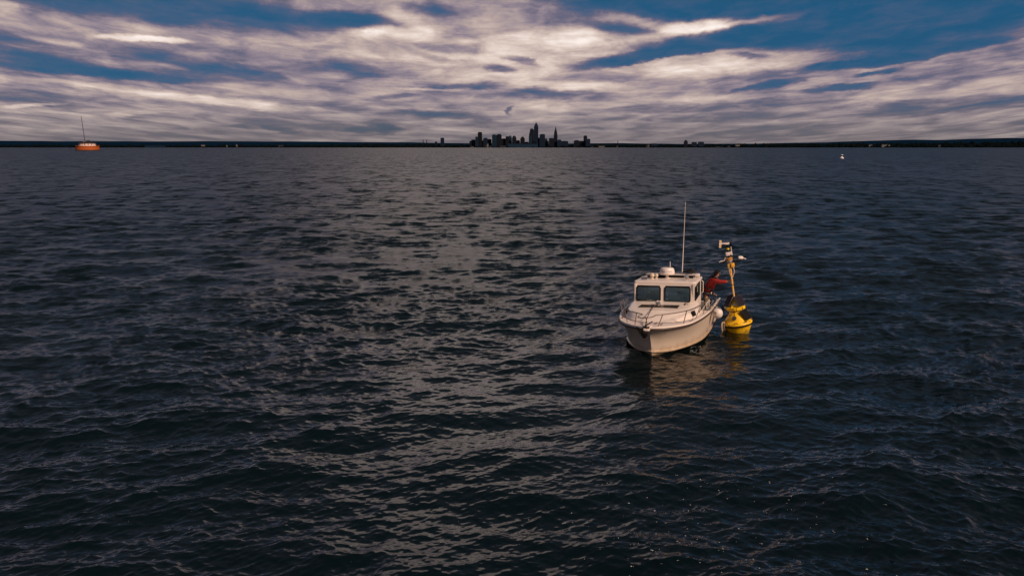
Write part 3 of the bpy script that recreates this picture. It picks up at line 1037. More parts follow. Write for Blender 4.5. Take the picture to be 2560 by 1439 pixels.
b = boat_thing('storage_box', 'white storage box behind the port windscreen of the boat', 'box', (.78, .28, 1.132))
MB().box((0, 0, .09), (.22, .34, .18), bevel=.015).build('body', mat('pale_box', (.62, .62, .58), .5, dirt=(.1, .12, .12), dirt_scale=9), b)
MB().box((0, 0, .188), (.235, .355, .022), bevel=.006).build('lid', PLASTIC, b)
b = boat_thing('water_jug', 'small blue jug standing right of the white box in the windscreen', 'jug', (.80, .62, 1.132))
m = MB()
m.lathe([(.055, 0), (.06, .02), (.06, .13), (.03, .17), (.022, .2)], 14)
m.build('body', mat('blue_jug', (.03, .18, .28), .4), b)
MB().lathe([(.024, .2), (.024, .225)], 12).build('cap', PLASTIC, b)
b = boat_thing('chart_roll', 'pale papers lying on the dashboard behind the starboard windscreen', 'papers', (.82, -.30, 1.203))
m = MB()
m.box((0, 0, .006), (.16, .26, .012), Matrix.Rotation(.3, 3, 'Z'))
m.box((.03, -.12, .018), (.10, .18, .012), Matrix.Rotation(-.4, 3, 'Z'))
m.build('sheet', mat('pale_paper', (.35, .5, .46), .8), b)

b = boat_thing('duffel_bag', 'black bag lying on the wheelhouse roof behind the search light', 'bag', (-.28, .62, 1.908))
m = MB()
m.ball((0, .07, .075), (.11, .12, .085))
m.ball((0, -.08, .045), (.09, .13, .05))
m.ball((.02, .0, .05), (.10, .15, .055))
m.build('bag_body', mat('black_cloth', (.008, .008, .009), .95, bump=.4, bscale=30), b)
MB().tube([(.06, -.12, .06), (.12, -.05, .10), (.12, .06, .14), (.06, .14, .10)], .01, 6).build('strap', BLACK, b)

# anchor on the bow roller, its line led back to the deck lamp
b = boat_thing('anchor', 'black plough anchor hanging from the bow roller', 'anchor', (4.06, -.08, 1.0))
m = MB()
m.tube([(-.42, .16, .10), (-.1, .03, .05), (.06, -.02, .0), (.10, -.02, -.10)], .016, 6)
m.build('shank', BLACK, b)
m = MB()
m.poly([(.08, -.02, -.04), (.14, -.20, .06), (.20, -.12, -.08), (.16, .0, -.26)])
m.poly([(.08, -.02, -.04), (.10, .13, -.16), (.17, .07, -.25), (.16, .0, -.26)])
m.poly([(.14, -.20, .06), (.16, -.16, .07), (.18, .0, -.255), (.16, .0, -.26)])
bmesh.ops.solidify(m.bm, geom=m.bm.faces[:], thickness=.02)
m.ball((.11, .0, -.12), (.05, .07, .07))
m.build('fluke', BLACK, b, 0)
MB().tube([(-.02, .06, -.05), (.02, .10, .0), (.02, .06, .06)], .02, 6).build('shackle', RUBRAIL, b)
m = MB()
pts = spline([(1.70, -.12, 1.24), (2.3, -.15, 1.215), (3.0, -.16, 1.12), (3.6, -.12, 1.02), (3.98, -.04, 1.0)], 6)
m.tube(pts, .012, 6)
o = m.build('anchor_line', mat('brown_line', (.09, .05, .035), .8), None)
o.matrix_world = BM
tag(o, 'dark anchor line running from the deck lamp to the bow anchor', 'rope')

# fenders
b = boat_thing('ball_fender', 'round white ball fender hung over the port side', 'fender', (.15, 1.555, .70))
m = MB()
m.ball((0, 0, 0), (.165, .165, .172), 24, 16)
m.build('ball', mat('fender_white', (.68, .62, .57), .45, var=.06, vscale=4, dirt=(.40, .33, .27), dirt_scale=4), b, 60)
m = MB()
m.lathe([(.045, .14), (.045, .185), (.02, .205)], 12, Matrix.Rotation(R(-18), 4, 'X'))
m.build('neck', mat('fender_neck', (.10, .11, .14), .5), b)
MB().lathe([(.03, .155), (.03, .185), (.012, .19)], 10, Matrix.Rotation(R(75), 4, 'Y') @ Matrix.Rotation(R(15), 4, 'X')).build('valve', STEEL, b)
MB().tube([(0, .04, .19), (0, -.06, .22), (.0, -.19, .22), (.03, -.215, .18)], .011, 6).build('lanyard', ROPE, b)
b = boat_thing('side_fender', 'blue cylindrical fender hanging between the boat and the buoy', 'fender', (-1.10, 1.55, .30))
m = MB()
m.lathe([(.02, -.02), (.06, .0), (.095, .05), (.10, .12), (.10, .40), (.09, .46), (.05, .5), (.02, .53)], 18)
m.build('body', mat('fender_blue', (.012, .085, .17), .45, var=.2), b, 50)
MB().tube([(0, 0, .52), (0, -.05, .56), (0, -.12, .50)], .01, 6).build('lanyard', ROPE, b)

# ------------------------------------------------------------------ the data buoy
BUOY_X, BUOY_Y, BUOY_TILT = 7.475, 25.62, R(-10.0)
BU = Matrix.Translation((BUOY_X, BUOY_Y, -0.03)) @ Matrix.Rotation(BUOY_TILT, 4, 'Y')
buoy = thing('weather_buoy', 'yellow weather buoy with solar panels and an instrument mast', 'buoy', BU)
BUi = BU.inverted()
m = MB()
m.lathe([(.05, -.42), (.22, -.36), (.31, -.15), (.36, .02), (.41, .13), (.445, .22), (.47, .245), (.475, .27), (.475, .335), (.462, .36), (.43, .375)], 48)
m.build('hull', YELLOW, buoy, 30)
MB().lathe([(.474, .238), (.490, .243), (.494, .262), (.490, .288), (.474, .294)], 48, cap=False).build('fender_band', BLACK, buoy, 40)
m = MB()
m.lathe([(.43, .37), (.40, .40), (.36, .46), (.285, .555), (.225, .615), (.20, .66)], 40)
m.build('deck_cone', YELLOW, buoy, 30)
m = MB()
m.lathe([(.18, .62), (.18, .70)], 24)
m.build('collar', BLACK, buoy)
m = MB()
m.lathe([(.20, .675), (.27, .68), (.312, .70), (.318, .725), (.312, .79), (.30, .80), (.0, .805)], 8, Matrix.Rotation(R(22), 4, 'Z'))
m.build('upper_deck', YELLOW, buoy, 25)
m = MB()
m.lathe([(.262, .80), (.05, 1.12), (.0, 1.125)], 6, Matrix.Rotation(R(-75), 4, 'Z'))
m.build('pyramid', YELLOW, buoy, 20)
# label plate on the pyramid


def face_frame(az, r0, z0, r1, z1):
    d = Vector((math.sin(az), -math.cos(az), 0))
    a, c = d * r0 + Vector((0, 0, z0)), d * r1 + Vector((0, 0, z1))
    uy = (c - a).normalized()
    ux = Vector((math.cos(az), math.sin(az), 0))
    return (a + c) / 2, ux, uy, (c - a).length


c, ux, uy, L = face_frame(R(-15), .235, .80, .05, 1.12)
nr = ux.cross(uy)
MB().plate(c + nr * .006 - uy * .075, ux, uy, .13, .05, .006, .006).build('label_plate', mat('label_white', (.62, .60, .68), .5), buoy)
CELL = mat('solar_cell', (.012, .008, .014), .35, var=.5, vscale=9, spec=.3)
CELLB = mat('solar_cell_blue', (.004, .006, .012), .4, var=.5, vscale=9, spec=.25)


def solar(az, r0, z0, r1, z1, w, h, rows, cols, cm, off=.02):
    c, ux, uy, L = face_frame(az, r0, z0, r1, z1)
    nn = ux.cross(uy)
    c = c + nn * off
    p = MB().plate(c, ux, uy, w, h, .008, .022).build('solar_panel', BLACK, buoy)
    MB().ring(c + nn * .004, ux, uy, w + .016, h + .016, .012, .014, .03, 2).build('panel_frame', mat('panel_frame', (.05, .045, .05), .4, .5), p)
    g = MB()
    cw, chh = (w - .03) / cols, (h - .03) / rows
    for i in range(cols):
        for j in range(rows):
            q = c + nn * .0125 + ux * (-(w - .03) / 2 + cw * (i + .5)) + uy * (-(h - .03) / 2 + chh * (j + .5))
            g.plate(q, ux, uy, cw * .90, chh * .84, .003, .004, 1)
    s = g.build('solar_cell', cm, p, 0)
    s['kind'] = 'stuff'
    for sx in (-1, 1):
        MB().tube([c + ux * sx * w * .3 - nn * off * 2.2, c + ux * sx * w * .3], .012, 6).build('bracket', BLACK, p)


solar(R(32), .285, .82, .085, 1.13, .29, .36, 8, 4, CELL, .03)
solar(R(-80), .285, .82, .085, 1.13, .31, .36, 8, 4, CELL, .03)
solar(R(150), .285, .82, .085, 1.13, .31, .36, 8, 4, CELL, .03)
solar(R(47), .425, .415, .235, .645, .33, .30, 5, 4, CELLB, .03)
solar(R(167), .425, .415, .235, .645, .33, .30, 5, 4, CELLB, .03)
# hand hole, eyes, wear marks
c, ux, uy, L = face_frame(R(-28), .395, .42, .235, .62)
nr = ux.cross(uy)
m = MB()
m.lathe([(.07, 0), (.075, .012), (.065, .03), (.0, .034)], 22, Matrix.Translation(c + nr * .008) @ nr.to_track_quat('Z', 'Y').to_matrix().to_4x4())
m.build('hand_hole', mat('hand_hole', (.055, .045, .03), .6), buoy, 40)
MB().tube([c + nr * .0 + uy * .09, c + nr * .05 + uy * .12, c + nr * .03 + uy * .16], .011, 6).build('cable', BLACK, buoy)
for a in (-62, -20, 20, 78, 110, 180, 250):
    az = R(a)
    d = Vector((math.sin(az), -math.cos(az), 0))
    tng = Vector((math.cos(az), math.sin(az), 0))
    e = MB()
    e.tube([d * .455 + tng * .05 + Vector((0, 0, .35)), d * .47 + tng * .04 + Vector((0, 0, .40)), d * .47 - tng * .04 + Vector((0, 0, .40)), d * .455 - tng * .05 + Vector((0, 0, .35))], .011, 6)
    e.build('lifting_eye', mat('rusty_steel', (.20, .09, .03), .8, .3, var=.4, vscale=20), buoy)
for a in (-10, 28, 70):
    az = R(a)
    d = Vector((math.sin(az), -math.cos(az), 0))
    MB().tube([d * .322 + Vector((0, 0, .80)), d * .335 + Vector((0, 0, .76)), d * .33 + Vector((0, 0, .68))], .010, 6).build('cable', BLACK, buoy)
for a in (58, 66, 74):
    az = R(a)
    d = Vector((math.sin(az), -math.cos(az), 0))
    MB().tube([d * .30 + Vector((0, 0, .79)), d * .30 + Vector((0, 0, .86))], .010, 6).build('stud', BRIGHT, buoy)
# mast
m = MB()
m.tube([(0, 0, 1.08), (0, 0, 1.2), (0, 0, 2.28)], [.031, .028, .026], 12)
mast = m.build('mast', mat('mast_white', (.66, .56, .42), .5, var=.12, vscale=12), buoy, 50)
for z, l in ((1.19, .05), (1.30, .06), (1.42, .07), (1.545, .075), (1.655, .06), (1.80, .09), (1.91, .10), (2.02, .08)):
    MB().lathe([(.025, z - l / 2 - .004), (.0325, z - l / 2), (.0325, z + l / 2), (.025, z + l / 2 + .004)], 14, cap=False).build('tape_band', YTAPE, mast, 40)
MB().lathe([(.03, 1.485), (.036, 1.487), (.036, 1.503), (.03, 1.505)], 14, cap=False).build('cable_tie', BLACK, mast)
m = MB()
m.tube(spline([(.03, -.02, 2.08), (.10, -.03, 2.0), (.105, -.03, 1.90), (.07, -.02, 1.82), (.03, -.01, 1.74)], 5), .014, 6)
m.tube(spline([(-.03, -.02, 2.10), (-.05, -.03, 2.0), (-.045, -.03, 1.9), (-.03, -.02, 1.8)], 4), .011, 6)
m.build('cable_loop', mat('pale_cable', (.55, .44, .38), .6), buoy)
m = MB()
m.box((.075, -.05, 2.125), (.11, .08, .13), bevel=.012)
m.build('instrument_box', YTAPE, buoy)
m = MB()
m.box((-.055, -.02, 2.11), (.06, .06, .14), bevel=.01)
m.build('instrument_box', mat('ochre_box', (.45, .27, .05), .6), buoy)
m = MB()
m.lathe([(.05, 2.20), (.085, 2.235), (.10, 2.27), (.09, 2.285)], 16)
m.build('clamp', mat('clamp_grey', (.42, .38, .36), .5, .3), buoy)
m = MB()
m.lathe([(.105, 2.29), (.11, 2.295), (.11, 2.365), (.10, 2.37)], 18)
m.build('sensor_collar', mat('ochre_collar', (.42, .20, .04), .6, var=.3), buoy, 40)
m = MB()
m.tube([(-.30, -.02, 2.275), (-.1, 0, 2.265), (.1, 0, 2.25), (.40, .03, 2.215)], .017, 8)
arm = m.build('cross_arm', BLACK, buoy)
m = MB()
m.tube(spline([(-.30, -.02, 2.30), (-.22, -.02, 2.30), (-.16, -.02, 2.31), (-.12, -.02, 2.40)], 4), .014, 6)
m.tube([(-.34, -.02, 2.285), (-.22, -.02, 2.29)], .012)
m.build('cable', mat('white_cable', (.62, .55, .52), .5), arm)
m = MB()
m.lathe([(.02, -.10), (.05, -.09), (.058, -.03), (.052, .03), (.03, .06)], 14, Matrix.Translation((.40, .03, 2.29)) @ Matrix.Rotation(R(98), 4, 'Y'))
m.tube([(.45, .03, 2.275), (.55, .03, 2.225)], .014)
m.tube([(.32, .03, 2.245), (.41, .03, 2.24)], .012)
m.build('pyranometer', PLASTIC, arm, 40)
for cx, cz in ((.16, 2.225), (.28, 2.205), (-.20, 2.24)):
    MB().box((cx, -.02, cz), (.09, .06, .038)).build('arm_clamp', BLACK, arm)
m = MB()
m.tube([(0, 0, 2.36), (0, 0, 2.42), (0, 0, 2.72)], [.03, .022, .022], 10)
tm = m.build('top_mast', BLACK, buoy)
m = MB()
m.box((-.035, -.02, 2.49), (.135, .11, .11), bevel=.02)
m.box((.06, -.02, 2.50), (.06, .09, .10), bevel=.012)
m.build('gauge_housing', mat('housing_pink_white', (.62, .53, .51), .5), buoy)
MB().tube([(.105, -.02, 2.43), (.105, -.02, 2.53), (.10, -.02, 2.70)], [.018, .013, .012], 8).build('aerial', PLASTIC, buoy)
MB().lathe([(.03, 2.615), (.045, 2.62), (.045, 2.67), (.03, 2.675)], 14).build('beacon_band', mat('beacon_yellow', (.75, .55, .01), .4), tm, 40)
# propeller wind monitor: body across the wind, tail vane to the left
pv = Matrix.Translation((0, 0, 2.80)) @ Matrix.Rotation(R(10), 4, 'Y')
m = MB()
m.tube([pv @ Vector(p) for p in ((.06, 0, .02), (0, 0, .0), (-.10, 0, .01), (-.20, 0, .0))], [.035, .034, .022, .018], 10)
wm = m.build('wind_monitor', PLASTIC, buoy, 50)
MB().tube([(0, 0, 2.70), (0, 0, 2.80)], [.032, .028], 10).build('pivot', BLACK, wm)
V = MB()
V.prism([(-.26, -.12), (-.19, -.12), (-.18, .10), (-.255, .115)], -.008, .008)
bmesh.ops.transform(V.bm, matrix=pv @ Matrix.Rotation(R(90), 4, 'X'), verts=V.bm.verts)
vane = V.build('tail_vane', PLASTIC, wm, 0)
for z0, z1 in ((-.095, -.035), (.035, .09)):
    V = MB()
    V.prism([(-.252, z0), (-.192, z0), (-.188, z1), (-.25, z1)], -.0105, .0105)
    bmesh.ops.transform(V.bm, matrix=pv @ Matrix.Rotation(R(90), 4, 'X'), verts=V.bm.verts)
    V.build('stripe', mat('vane_orange', (.70, .36, .06), .5), vane, 0)
m = MB()
m.lathe([(.02, .06), (.04, .08), (.035, .12), (.0, .15)], 12, pv @ Matrix.Rotation(R(90), 4, 'Y'))
hub = m.build('propeller_hub', BLACK, wm)
for k in range(4):
    a = R(90 * k + 25)
    V = MB()
    V.prism([(-.018, .02), (.018, .02), (.03, .12), (-.012, .125)], -.004, .004)
    bmesh.ops.transform(V.bm, matrix=pv @ Matrix.Translation((.115, 0, .0)) @ Matrix.Rotation(a, 4, 'X') @ Matrix.Rotation(R(55), 4, 'Z') @ Matrix.Rotation(R(90), 4, 'X'), verts=V.bm.verts)
    V.build('propeller_blade', BLACK, wm, 0)
# the superstructure stands a little taller than drawn above


def taller(z):
    return z + np.interp(z, [.60, .68, 1.12, 3.0], [0, .065, .065, .15])


def stretch(o):
    for v in o.data.vertices:
        v.co.z = taller(v.co.z)
    for c in o.children:
        stretch(c)


for o in buoy.children:
    stretch(o)
# rope hank on the buoy's near side
b = thing('rope_hank', 'tan coiled rope hanging on the boat side of the yellow buoy', 'rope', BU)
m = MB()
rr = random.Random(4)
for k in range(7):
    x = -.47 - .075 * rr.random() - .02 * (k % 3)
    y = -.10 - .12 * rr.random()
    d = .20 + .16 * rr.random()
    m.tube(spline([(-.435, -.08, .44), (x + .02, y, .40), (x, y - .02, .36 - d * .5), (x + .01, y, .34 - d), (x + .035, y + .02, .36 - d * .5), (x + .04, y + .01, .39), (-.43, -.06, .43)], 4), .014, 6)
m.tube(spline([(-.43, -.08, .44), (-.40, -.14, .50), (-.33, -.16, .56), (-.27, -.17, .60)], 4), .013, 6)
m.build('coil', ROPE, b)
MB().box((-.435, -.07, .44), (.05, .09, .03)).build('lashing', BLACK, b)

# ------------------------------------------------------------------ the man at the buoy
FEET = Vector((-1.25, 1.0, .20))
PM = BM @ Matrix.Translation(FEET)
man = thing('person', 'man in a red jacket and khaki trousers reaching from the boat to the buoy mast', 'person', PM)
PMi = PM.inverted()


def skinned(name, chains, material, parent, sub=2, root=None):
    """chains: list of lists of (point, radius); points shared by position are welded"""
    bm = bmesh.new()
    lay = bm.verts.layers.skin.verify()
    vm = {}

    def V(p, r):
        key = tuple(round(c, 4) for c in p)
        if key not in vm:
            v = bm.verts.new(p)
            v[lay].radius = (r, r) if not isinstance(r, tuple) else r
            vm[key] = v
        return vm[key]
    first = None
    for ch in chains:
        pr = None
        for p, r in ch:
            v = V(p, r)
            if first is None:
                first = v
                v[lay].use_root = True
            if pr is not None and pr is not v:
                try:
                    bm.edges.new((pr, v))
                except ValueError:
                    pass
            pr = v
    me = bpy.data.meshes.new(name)
    bm.to_mesh(me)
    bm.free()
    o = bpy.data.objects.new(name, me)
    COL.objects.link(o)
    sk = o.modifiers.new('skin', 'SKIN')
    sk.use_smooth_shade = True
    sk.branch_smoothing = .6
    ss = o.modifiers.new('sub', 'SUBSURF')
    ss.levels = ss.render_levels = sub
    bpy.context.view_layer.update()
    ev = o.evaluated_get(bpy.context.evaluated_depsgraph_get())
    nm = bpy.data.meshes.new_from_object(ev)
    o.modifiers.clear()
    o.data = nm
    nm.name = name
    nm.materials.clear()
    nm.materials.append(material)
    nm.polygons.foreach_set('use_smooth', [True] * len(nm.polygons))
    o.parent = parent
    return o


# where the hand closes on the mast
GRIP = PMi @ (BU @ Vector((0, 0, 1.715)))
axis = ((PMi.to_3x3() @ BU.to_3x3()) @ Vector((0, 0, 1))).normalized()
pel, waist, chest, nb = (0, .06, .86), (0, .12, 1.02), (0, .23, 1.23), (0, .31, 1.395)
shR, shL = (.19, .295, 1.365), (-.19, .25, 1.355)
SH = Vector(shR)
WR = GRIP + (SH - GRIP).normalized() * .125 + Vector((.01, 0, -.02))
EL = SH.lerp(WR, .52) + Vector((.05, -.01, -.035))
WRt, ELt = tuple(WR), tuple(EL)
elL, wrL = (-.33, .14, 1.08), (-.28, .24, .84)
hpR, hpL = (.095, .05, .82), (-.095, .04, .82)
knR, knL = (.13, .12, .46), (-.13, .06, .46)
anR, anL = (.13, .0, .09), (-.15, -.08, .09)
toR, toL = (.14, .16, .04), (-.17, .09, .04)
head = [(nb, .055), ((0, .365, 1.465), .05), ((0, .40, 1.525), .072), ((0, .415, 1.59), .088), ((0, .41, 1.64), .062)]
face = [((0, .415, 1.59), .088), ((0, .495, 1.58), .020), ((0, .512, 1.572), .011)]
jaw = [((0, .40, 1.525), .072), ((0, .47, 1.513), .036)]
SKIN = mat('skin', (.40, .20, .13), .55, var=.12, vscale=14)
# fingers of the gripping hand curl round the mast
fr = (SH - GRIP)
fr = (fr - axis * fr.dot(axis)).normalized()
sd = axis.cross(fr)
chains = [[(pel, .085), (waist, .085), (chest, .10), (nb, .055)], head[0:], face, jaw,
          [((0, .405, 1.575), .05), ((.082, .39, 1.577), .02)], [((0, .405, 1.575), .05), ((-.082, .39, 1.577), .02)],
          [(nb, .055), (shR, .055), (ELt, .042), (WRt, .028)], [(nb, .055), (shL, .055), (elL, .042), (wrL, .028)],
          [(pel, .085), (hpR, .06), (knR, .058), (anR, .038), (toR, .032)], [(pel, .085), (hpL, .06), (knL, .058), (anL, .038), (toL, .032)]]
palm = GRIP + fr * .052
chains.append([(WRt, .028), (tuple(WR.lerp(palm, .6)), .030), (tuple(palm), .028)])
for k, (off, ln) in enumerate(((.033, .92), (.011, 1.0), (-.011, .95), (-.033, .80))):
    pts = [tuple(palm), ]
    rad = [.028]
    for a in (10, 70, 135, 200):
        aa = R(a * ln)
        p = GRIP + axis * off + (fr * math.cos(aa) - sd * math.sin(aa)) * .042
        pts.append(tuple(p))
        rad.append(.0095)
    chains.append(list(zip(pts, rad)))
pts = [tuple(palm), tuple(GRIP + axis * .045 + (fr * math.cos(.8) + sd * math.sin(.8)) * .048), tuple(GRIP + axis * .04 + (fr * math.cos(1.7) + sd * math.sin(1.7)) * .046)]
chains.append(list(zip(pts, (.028, .011, .009))))
hl = Vector(wrL)
pl = hl + Vector((.02, .07, -.03))
chains.append([(wrL, .028), (tuple(pl), .028)])
for k in range(4):
    q = pl + Vector((-.02 + .018 * k, .05, -.015))
    chains.append([(tuple(pl), .028), (tuple(q), .0095), (tuple(q + Vector((.005, .015, -.03))), .0085)])
chains.append([(tuple(hl.lerp(pl, .5)), .026), (tuple(pl + Vector((.045, .02, .01))), .0105), (tuple(pl + Vector((.05, .05, -.005))), .009)])
skinned('body', chains, SKIN, man)
JK = mat('red_jacket', (.36, .018, .013), .75, var=.25, vscale=9, bump=.5, bscale=18)
WRc = WR.lerp(EL, .10)
skinned('jacket', [[((0, .07, .93), .175), ((0, .13, 1.06), .178), ((0, .215, 1.23), .195), ((0, .295, 1.37), .105), ((0, .325, 1.43), .070)],
                   [((0, .295, 1.37), .105), (shR, .098), (tuple(SH.lerp(EL, .5)), .088), (ELt, .076), (tuple(EL.lerp(WRc, .55)), .064), (tuple(WRc), .050)],
                   [((0, .295, 1.37), .105), (shL, .098), (elL, .076), (tuple(Vector(elL).lerp(Vector(wrL), .9)), .046)]], JK, man)
skinned('trousers', [[((0, .06, .90), .150), ((0, .05, .84), .145)],
                     [((0, .05, .84), .145), ((.10, .05, .74), .108), (knR, .080), ((.13, .02, .14), .068)],
                     [((0, .05, .84), .145), ((-.10, .04, .74), .108), (knL, .080), ((-.15, -.06, .14), .068)]],
        mat('khaki_trousers', (.13, .092, .05), .85, var=.2, vscale=8, bump=.4, bscale=16), man)
for an, to in ((anR, toR), (anL, toL)):
    a, t = Vector(an), Vector(to)
    skinned('boot', [[(tuple(a + Vector((0, -.05, -.04))), .045), (tuple(a + Vector((0, .02, -.035))), .05), (tuple(t + Vector((0, .0, .01))), .042), (tuple(t + Vector((0, .05, .005))), .03)],
                     [(tuple(a + Vector((0, .02, -.035))), .05), (tuple(a + Vector((0, 0, .05))), .052)]], mat('dark_boot', (.03, .025, .022), .7), man)
m = MB()
m.ball((0, .390, 1.617), (.094, .106, .070), 18, 12, Matrix.Rotation(R(14), 3, 'X'))
m.ball((0, .355, 1.573), (.088, .075, .085), 16, 10)
m.build('hair', mat('dark_hair', (.010, .008, .007), .6), man, 60)
for s in (1, -1):
    MB().ball((s * .034, .478, 1.597), (.011, .009, .007), 10, 8).build('eye', mat('eye_dark', (.03, .02, .02), .2), man, 60)
BELT = mat('harness_black', (.008, .008, .010), .6)


def hoop(c, ax, a, b, r, n=28):
    ax = Vector(ax).normalized()
    u = Vector((1, 0, 0))
    w = ax.cross(u).normalized()
    return [Vector(c) + u * a * math.cos(t) + w * b * math.sin(t) for t in np.linspace(0, 2 * math.pi, n)]


m = MB()
ax = Vector((0, .35, 1))
m.tube(hoop((0, .135, 1.075), ax, .200, .192, .02), .018, 8, cap=False)
m.tube(hoop((0, .135, 1.095), ax, .200, .192, .02), .016, 8, cap=False)
bt = m.build('harness', BELT, man)
for s in (1, -1):
    MB().tube(spline([(s * .11, -.055, 1.11), (s * .125, .04, 1.31), (s * .11, .185, 1.455), (s * .09, .315, 1.48), (s * .11, .43, 1.37), (s * .11, .40, 1.2), (s * .11, .32, 1.08)], 5), .016, 6).build('strap', BELT, bt)
MB().tube(hoop((0, .325, 1.42), (0, .45, 1), .085, .09, .02), .030, 8, cap=False).build('collar', mat('collar_dark', (.03, .03, .032), .8), man)
m = MB()
m.tube(hoop((0, .065, .925), (0, .25, 1), .182, .178, .02), .038, 8, cap=False)
m.build('jacket_hem', BELT, man)
m = MB()
m.tube([(.14, .26, 1.02), (.155, .31, .85), (.15, .36, .62)], [.026, .024, .02], 8)
m.tube([(.12, .24, 1.04), (.14, .30, .98)], .035, 8)
m.build('tether', BELT, man)
MB().ball((.165, .235, .93), (.018, .02, .035)).build('buckle', PLASTIC, man)

# ------------------------------------------------------------------ water intake crib far to the left
cr = thing('water_intake_crib', 'orange round water intake crib with a white house and leaning mast', 'crib', Matrix.Translation((-731, 1392, 0)))
m = MB()
m.lathe([(19.6, -3), (19.4, .5), (18.6, 1.2), (18.4, 6.4), (18.9, 6.7), (18.9, 7.6), (18.2, 7.8), (0, 7.85)], 20)
m.build('base', ORANGE, cr, 20)
MB().lathe([(19.9, -.4), (19.9, .9), (19.3, 1.2)], 20, cap=False).build('waterline_band', mat('weed_black', (.012, .010, .009), .8), cr)
m = MB()
for k in range(20):
    a = R(18 * k)
    m.tube([(18.4 * math.cos(a), 18.4 * math.sin(a), 7.7), (18.4 * math.cos(a), 18.4 * math.sin(a), 8.9)], .09, 5)
m.tube([(18.4 * math.cos(R(9 * k)), 18.4 * math.sin(R(9 * k)), 8.9) for k in range(41)], .09, 5, cap=False)
m.build('railing', mat('crib_rail', (.30, .07, .02), .7), cr)
m = MB()
m.lathe([(13.6, 7.6), (13.4, 12.0)], 16)
hs = m.build('house', mat('crib_white', (.62, .52, .48), .7, var=.15, vscale=.5), cr, 15)
for k in range(16):
    a = R(22.5 * k + 11.25)
    if k % 4 == 3:
        continue
    d = Vector((math.cos(a), math.sin(a), 0))
    MB().plate(d * 13.33 + Vector((0, 0, 10.4)), (-d.y, d.x, 0), (0, 0, 1), 1.9, 1.3, .1, .3, 1).build('window', mat('crib_window', (.12, .03, .03), .4), hs)
m = MB()
m.lathe([(14.4, 12.0), (14.3, 12.5), (9.5, 13.9), (0, 14.3)], 16)
m.build('roof', mat('crib_roof', (.016, .014, .014), .85), cr, 15)
m = MB()
m.box((3.6, -2, 14.6), (5.6, 5, 3.4))
m.box((6.4, -2, 14.4), (2.4, 4, 2.0))
m.box((3.6, -2, 16.5), (3.6, 3.2, .9))
m.build('winch_house', mat('crib_dark', (.014, .014, .015), .8), cr, 0)
m = MB()
m.box((-3.6, -3, 14.3), (2.6, 3, 2.6))
m.box((-.8, -5, 14.0), (1.6, 2, 1.6))
m.build('red_hut', mat('crib_red', (.20, .05, .04), .8), cr, 0)
m = MB()
for sx, sy in ((-.55, -.4), (.55, -.4), (0, .55)):
    m.tube([(-2.6 + sx, -1 + sy, 13.2), (-5.4 + sx * .25, -1 + sy * .25, 56.5)], [.30, .22], 6)
for k in range(14):
    t0, t1 = k / 14, (k + 1) / 14
    s0, s1 = 1 - .75 * t0, 1 - .75 * t1
    A = lambda t, s, sx, sy: (-2.6 - 2.8 * t + sx * s, -1 + sy * s, 13.2 + 43.3 * t)
    m.tube([A(t0, s0, -.55, -.4), A(t1, s1, .55, -.4)], .11, 4)
    m.tube([A(t0, s0, .55, -.4), A(t1, s1, 0, .55)], .11, 4)
m.build('lattice_mast', mat('crib_mast', (.045, .05, .06), .7), cr, 0)
MB().tube([(-5.4, -1, 56.3), (-5.5, -1, 58.5)], .22, 6).build('mast_head', BLACK, cr)

# ------------------------------------------------------------------ small white marker far to the right
mk = thing('marker_buoy', 'small white marker buoy far out on the right', 'buoy', Matrix.Translation((175, 428, 0)))
m = MB()
m.lathe([(.3, -.5), (.95, -.2), (1.05, .1), (1.0, .42), (.75, .6), (.42, .78), (.30, 1.05)], 20)
m.build('float', mat('marker_white', (.80, .76, .74), .4), mk)
m = MB()
for k in range(4):
    a = R(45 + 90 * k)
    m.tube([(.24 * math.cos(a), .24 * math.sin(a), 1.0), (.30 * math.cos(a), .30 * math.sin(a), 1.75)], .05, 6)
m.tube([(0, 0, 1.0), (0, 0, 1.6)], .14, 8)
m.build('cage', mat('marker_rust', (.10, .035, .03), .7), mk)
m = MB()
m.lathe([(.55, 1.68), (.62, 1.76), (.58, 1.95), (.30, 2.06), (.0, 2.08)], 18)
m.build('top_mark', mat('marker_white', (.80, .76, .74), .4), mk)

# ------------------------------------------------------------------ far shore and hills


def interp(pts, x):
    return np.interp(x, [p[0] for p in pts], [p[1] for p in pts])


FAR = [(-26000, 130), (-10121, 124), (-7749, 120), (-4587, 113), (-2215, 101), (-1424, 89), (158, 66), (2215, 82), (3323, 70), (4905, 74), (6486, 97), (7274, 132),
       (7905, 148), (8854, 148), (9484, 171), (9798, 186), (10115, 179), (26000, 170)]
NEAR = [(-22000, 34), (-5761, 34), (-3826, 31), (-2160, 35), (-1260, 42), (-450, 45), (990, 40), (1890, 40), (2609, 46), (3239, 48), (3824, 50), (4588, 57), (5756, 70), (22000, 60)]
HILLM = mat('hazy_wooded_hill', (.003, .0145, .036), .95, var=.3, vscale=.004, spec=0)  # the blue of distant haze is put into the hill colour
SHOREM = mat('shore_ground', (.005, .007, .008), .95, var=.4, vscale=.01, spec=0)
xs = np.linspace(-22000, 22000, 400)
rows = []
hn = [sum(math.sin(x / L + p) * a for L, p, a in ((900, 1, 3.0), (310, 2, 2.0), (130, 4, 1.2))) for x in xs]
for (Yd, f) in ((11500, .0), (12500, .3), (14000, .66), (15200, .92), (16000, 1.0), (17500, .95), (21000, .6), (26000, 0.0)):
    rows.append([Vector((x, Yd, max(.5, f * (interp(FAR, x) + h) + (1 if f == 0 else 0)))) for x, h in zip(xs, hn)])
m = MB()
m.grid(rows)
o = m.build('hills', HILLM, None, 60)
o['kind'] = 'structure'
rows = []
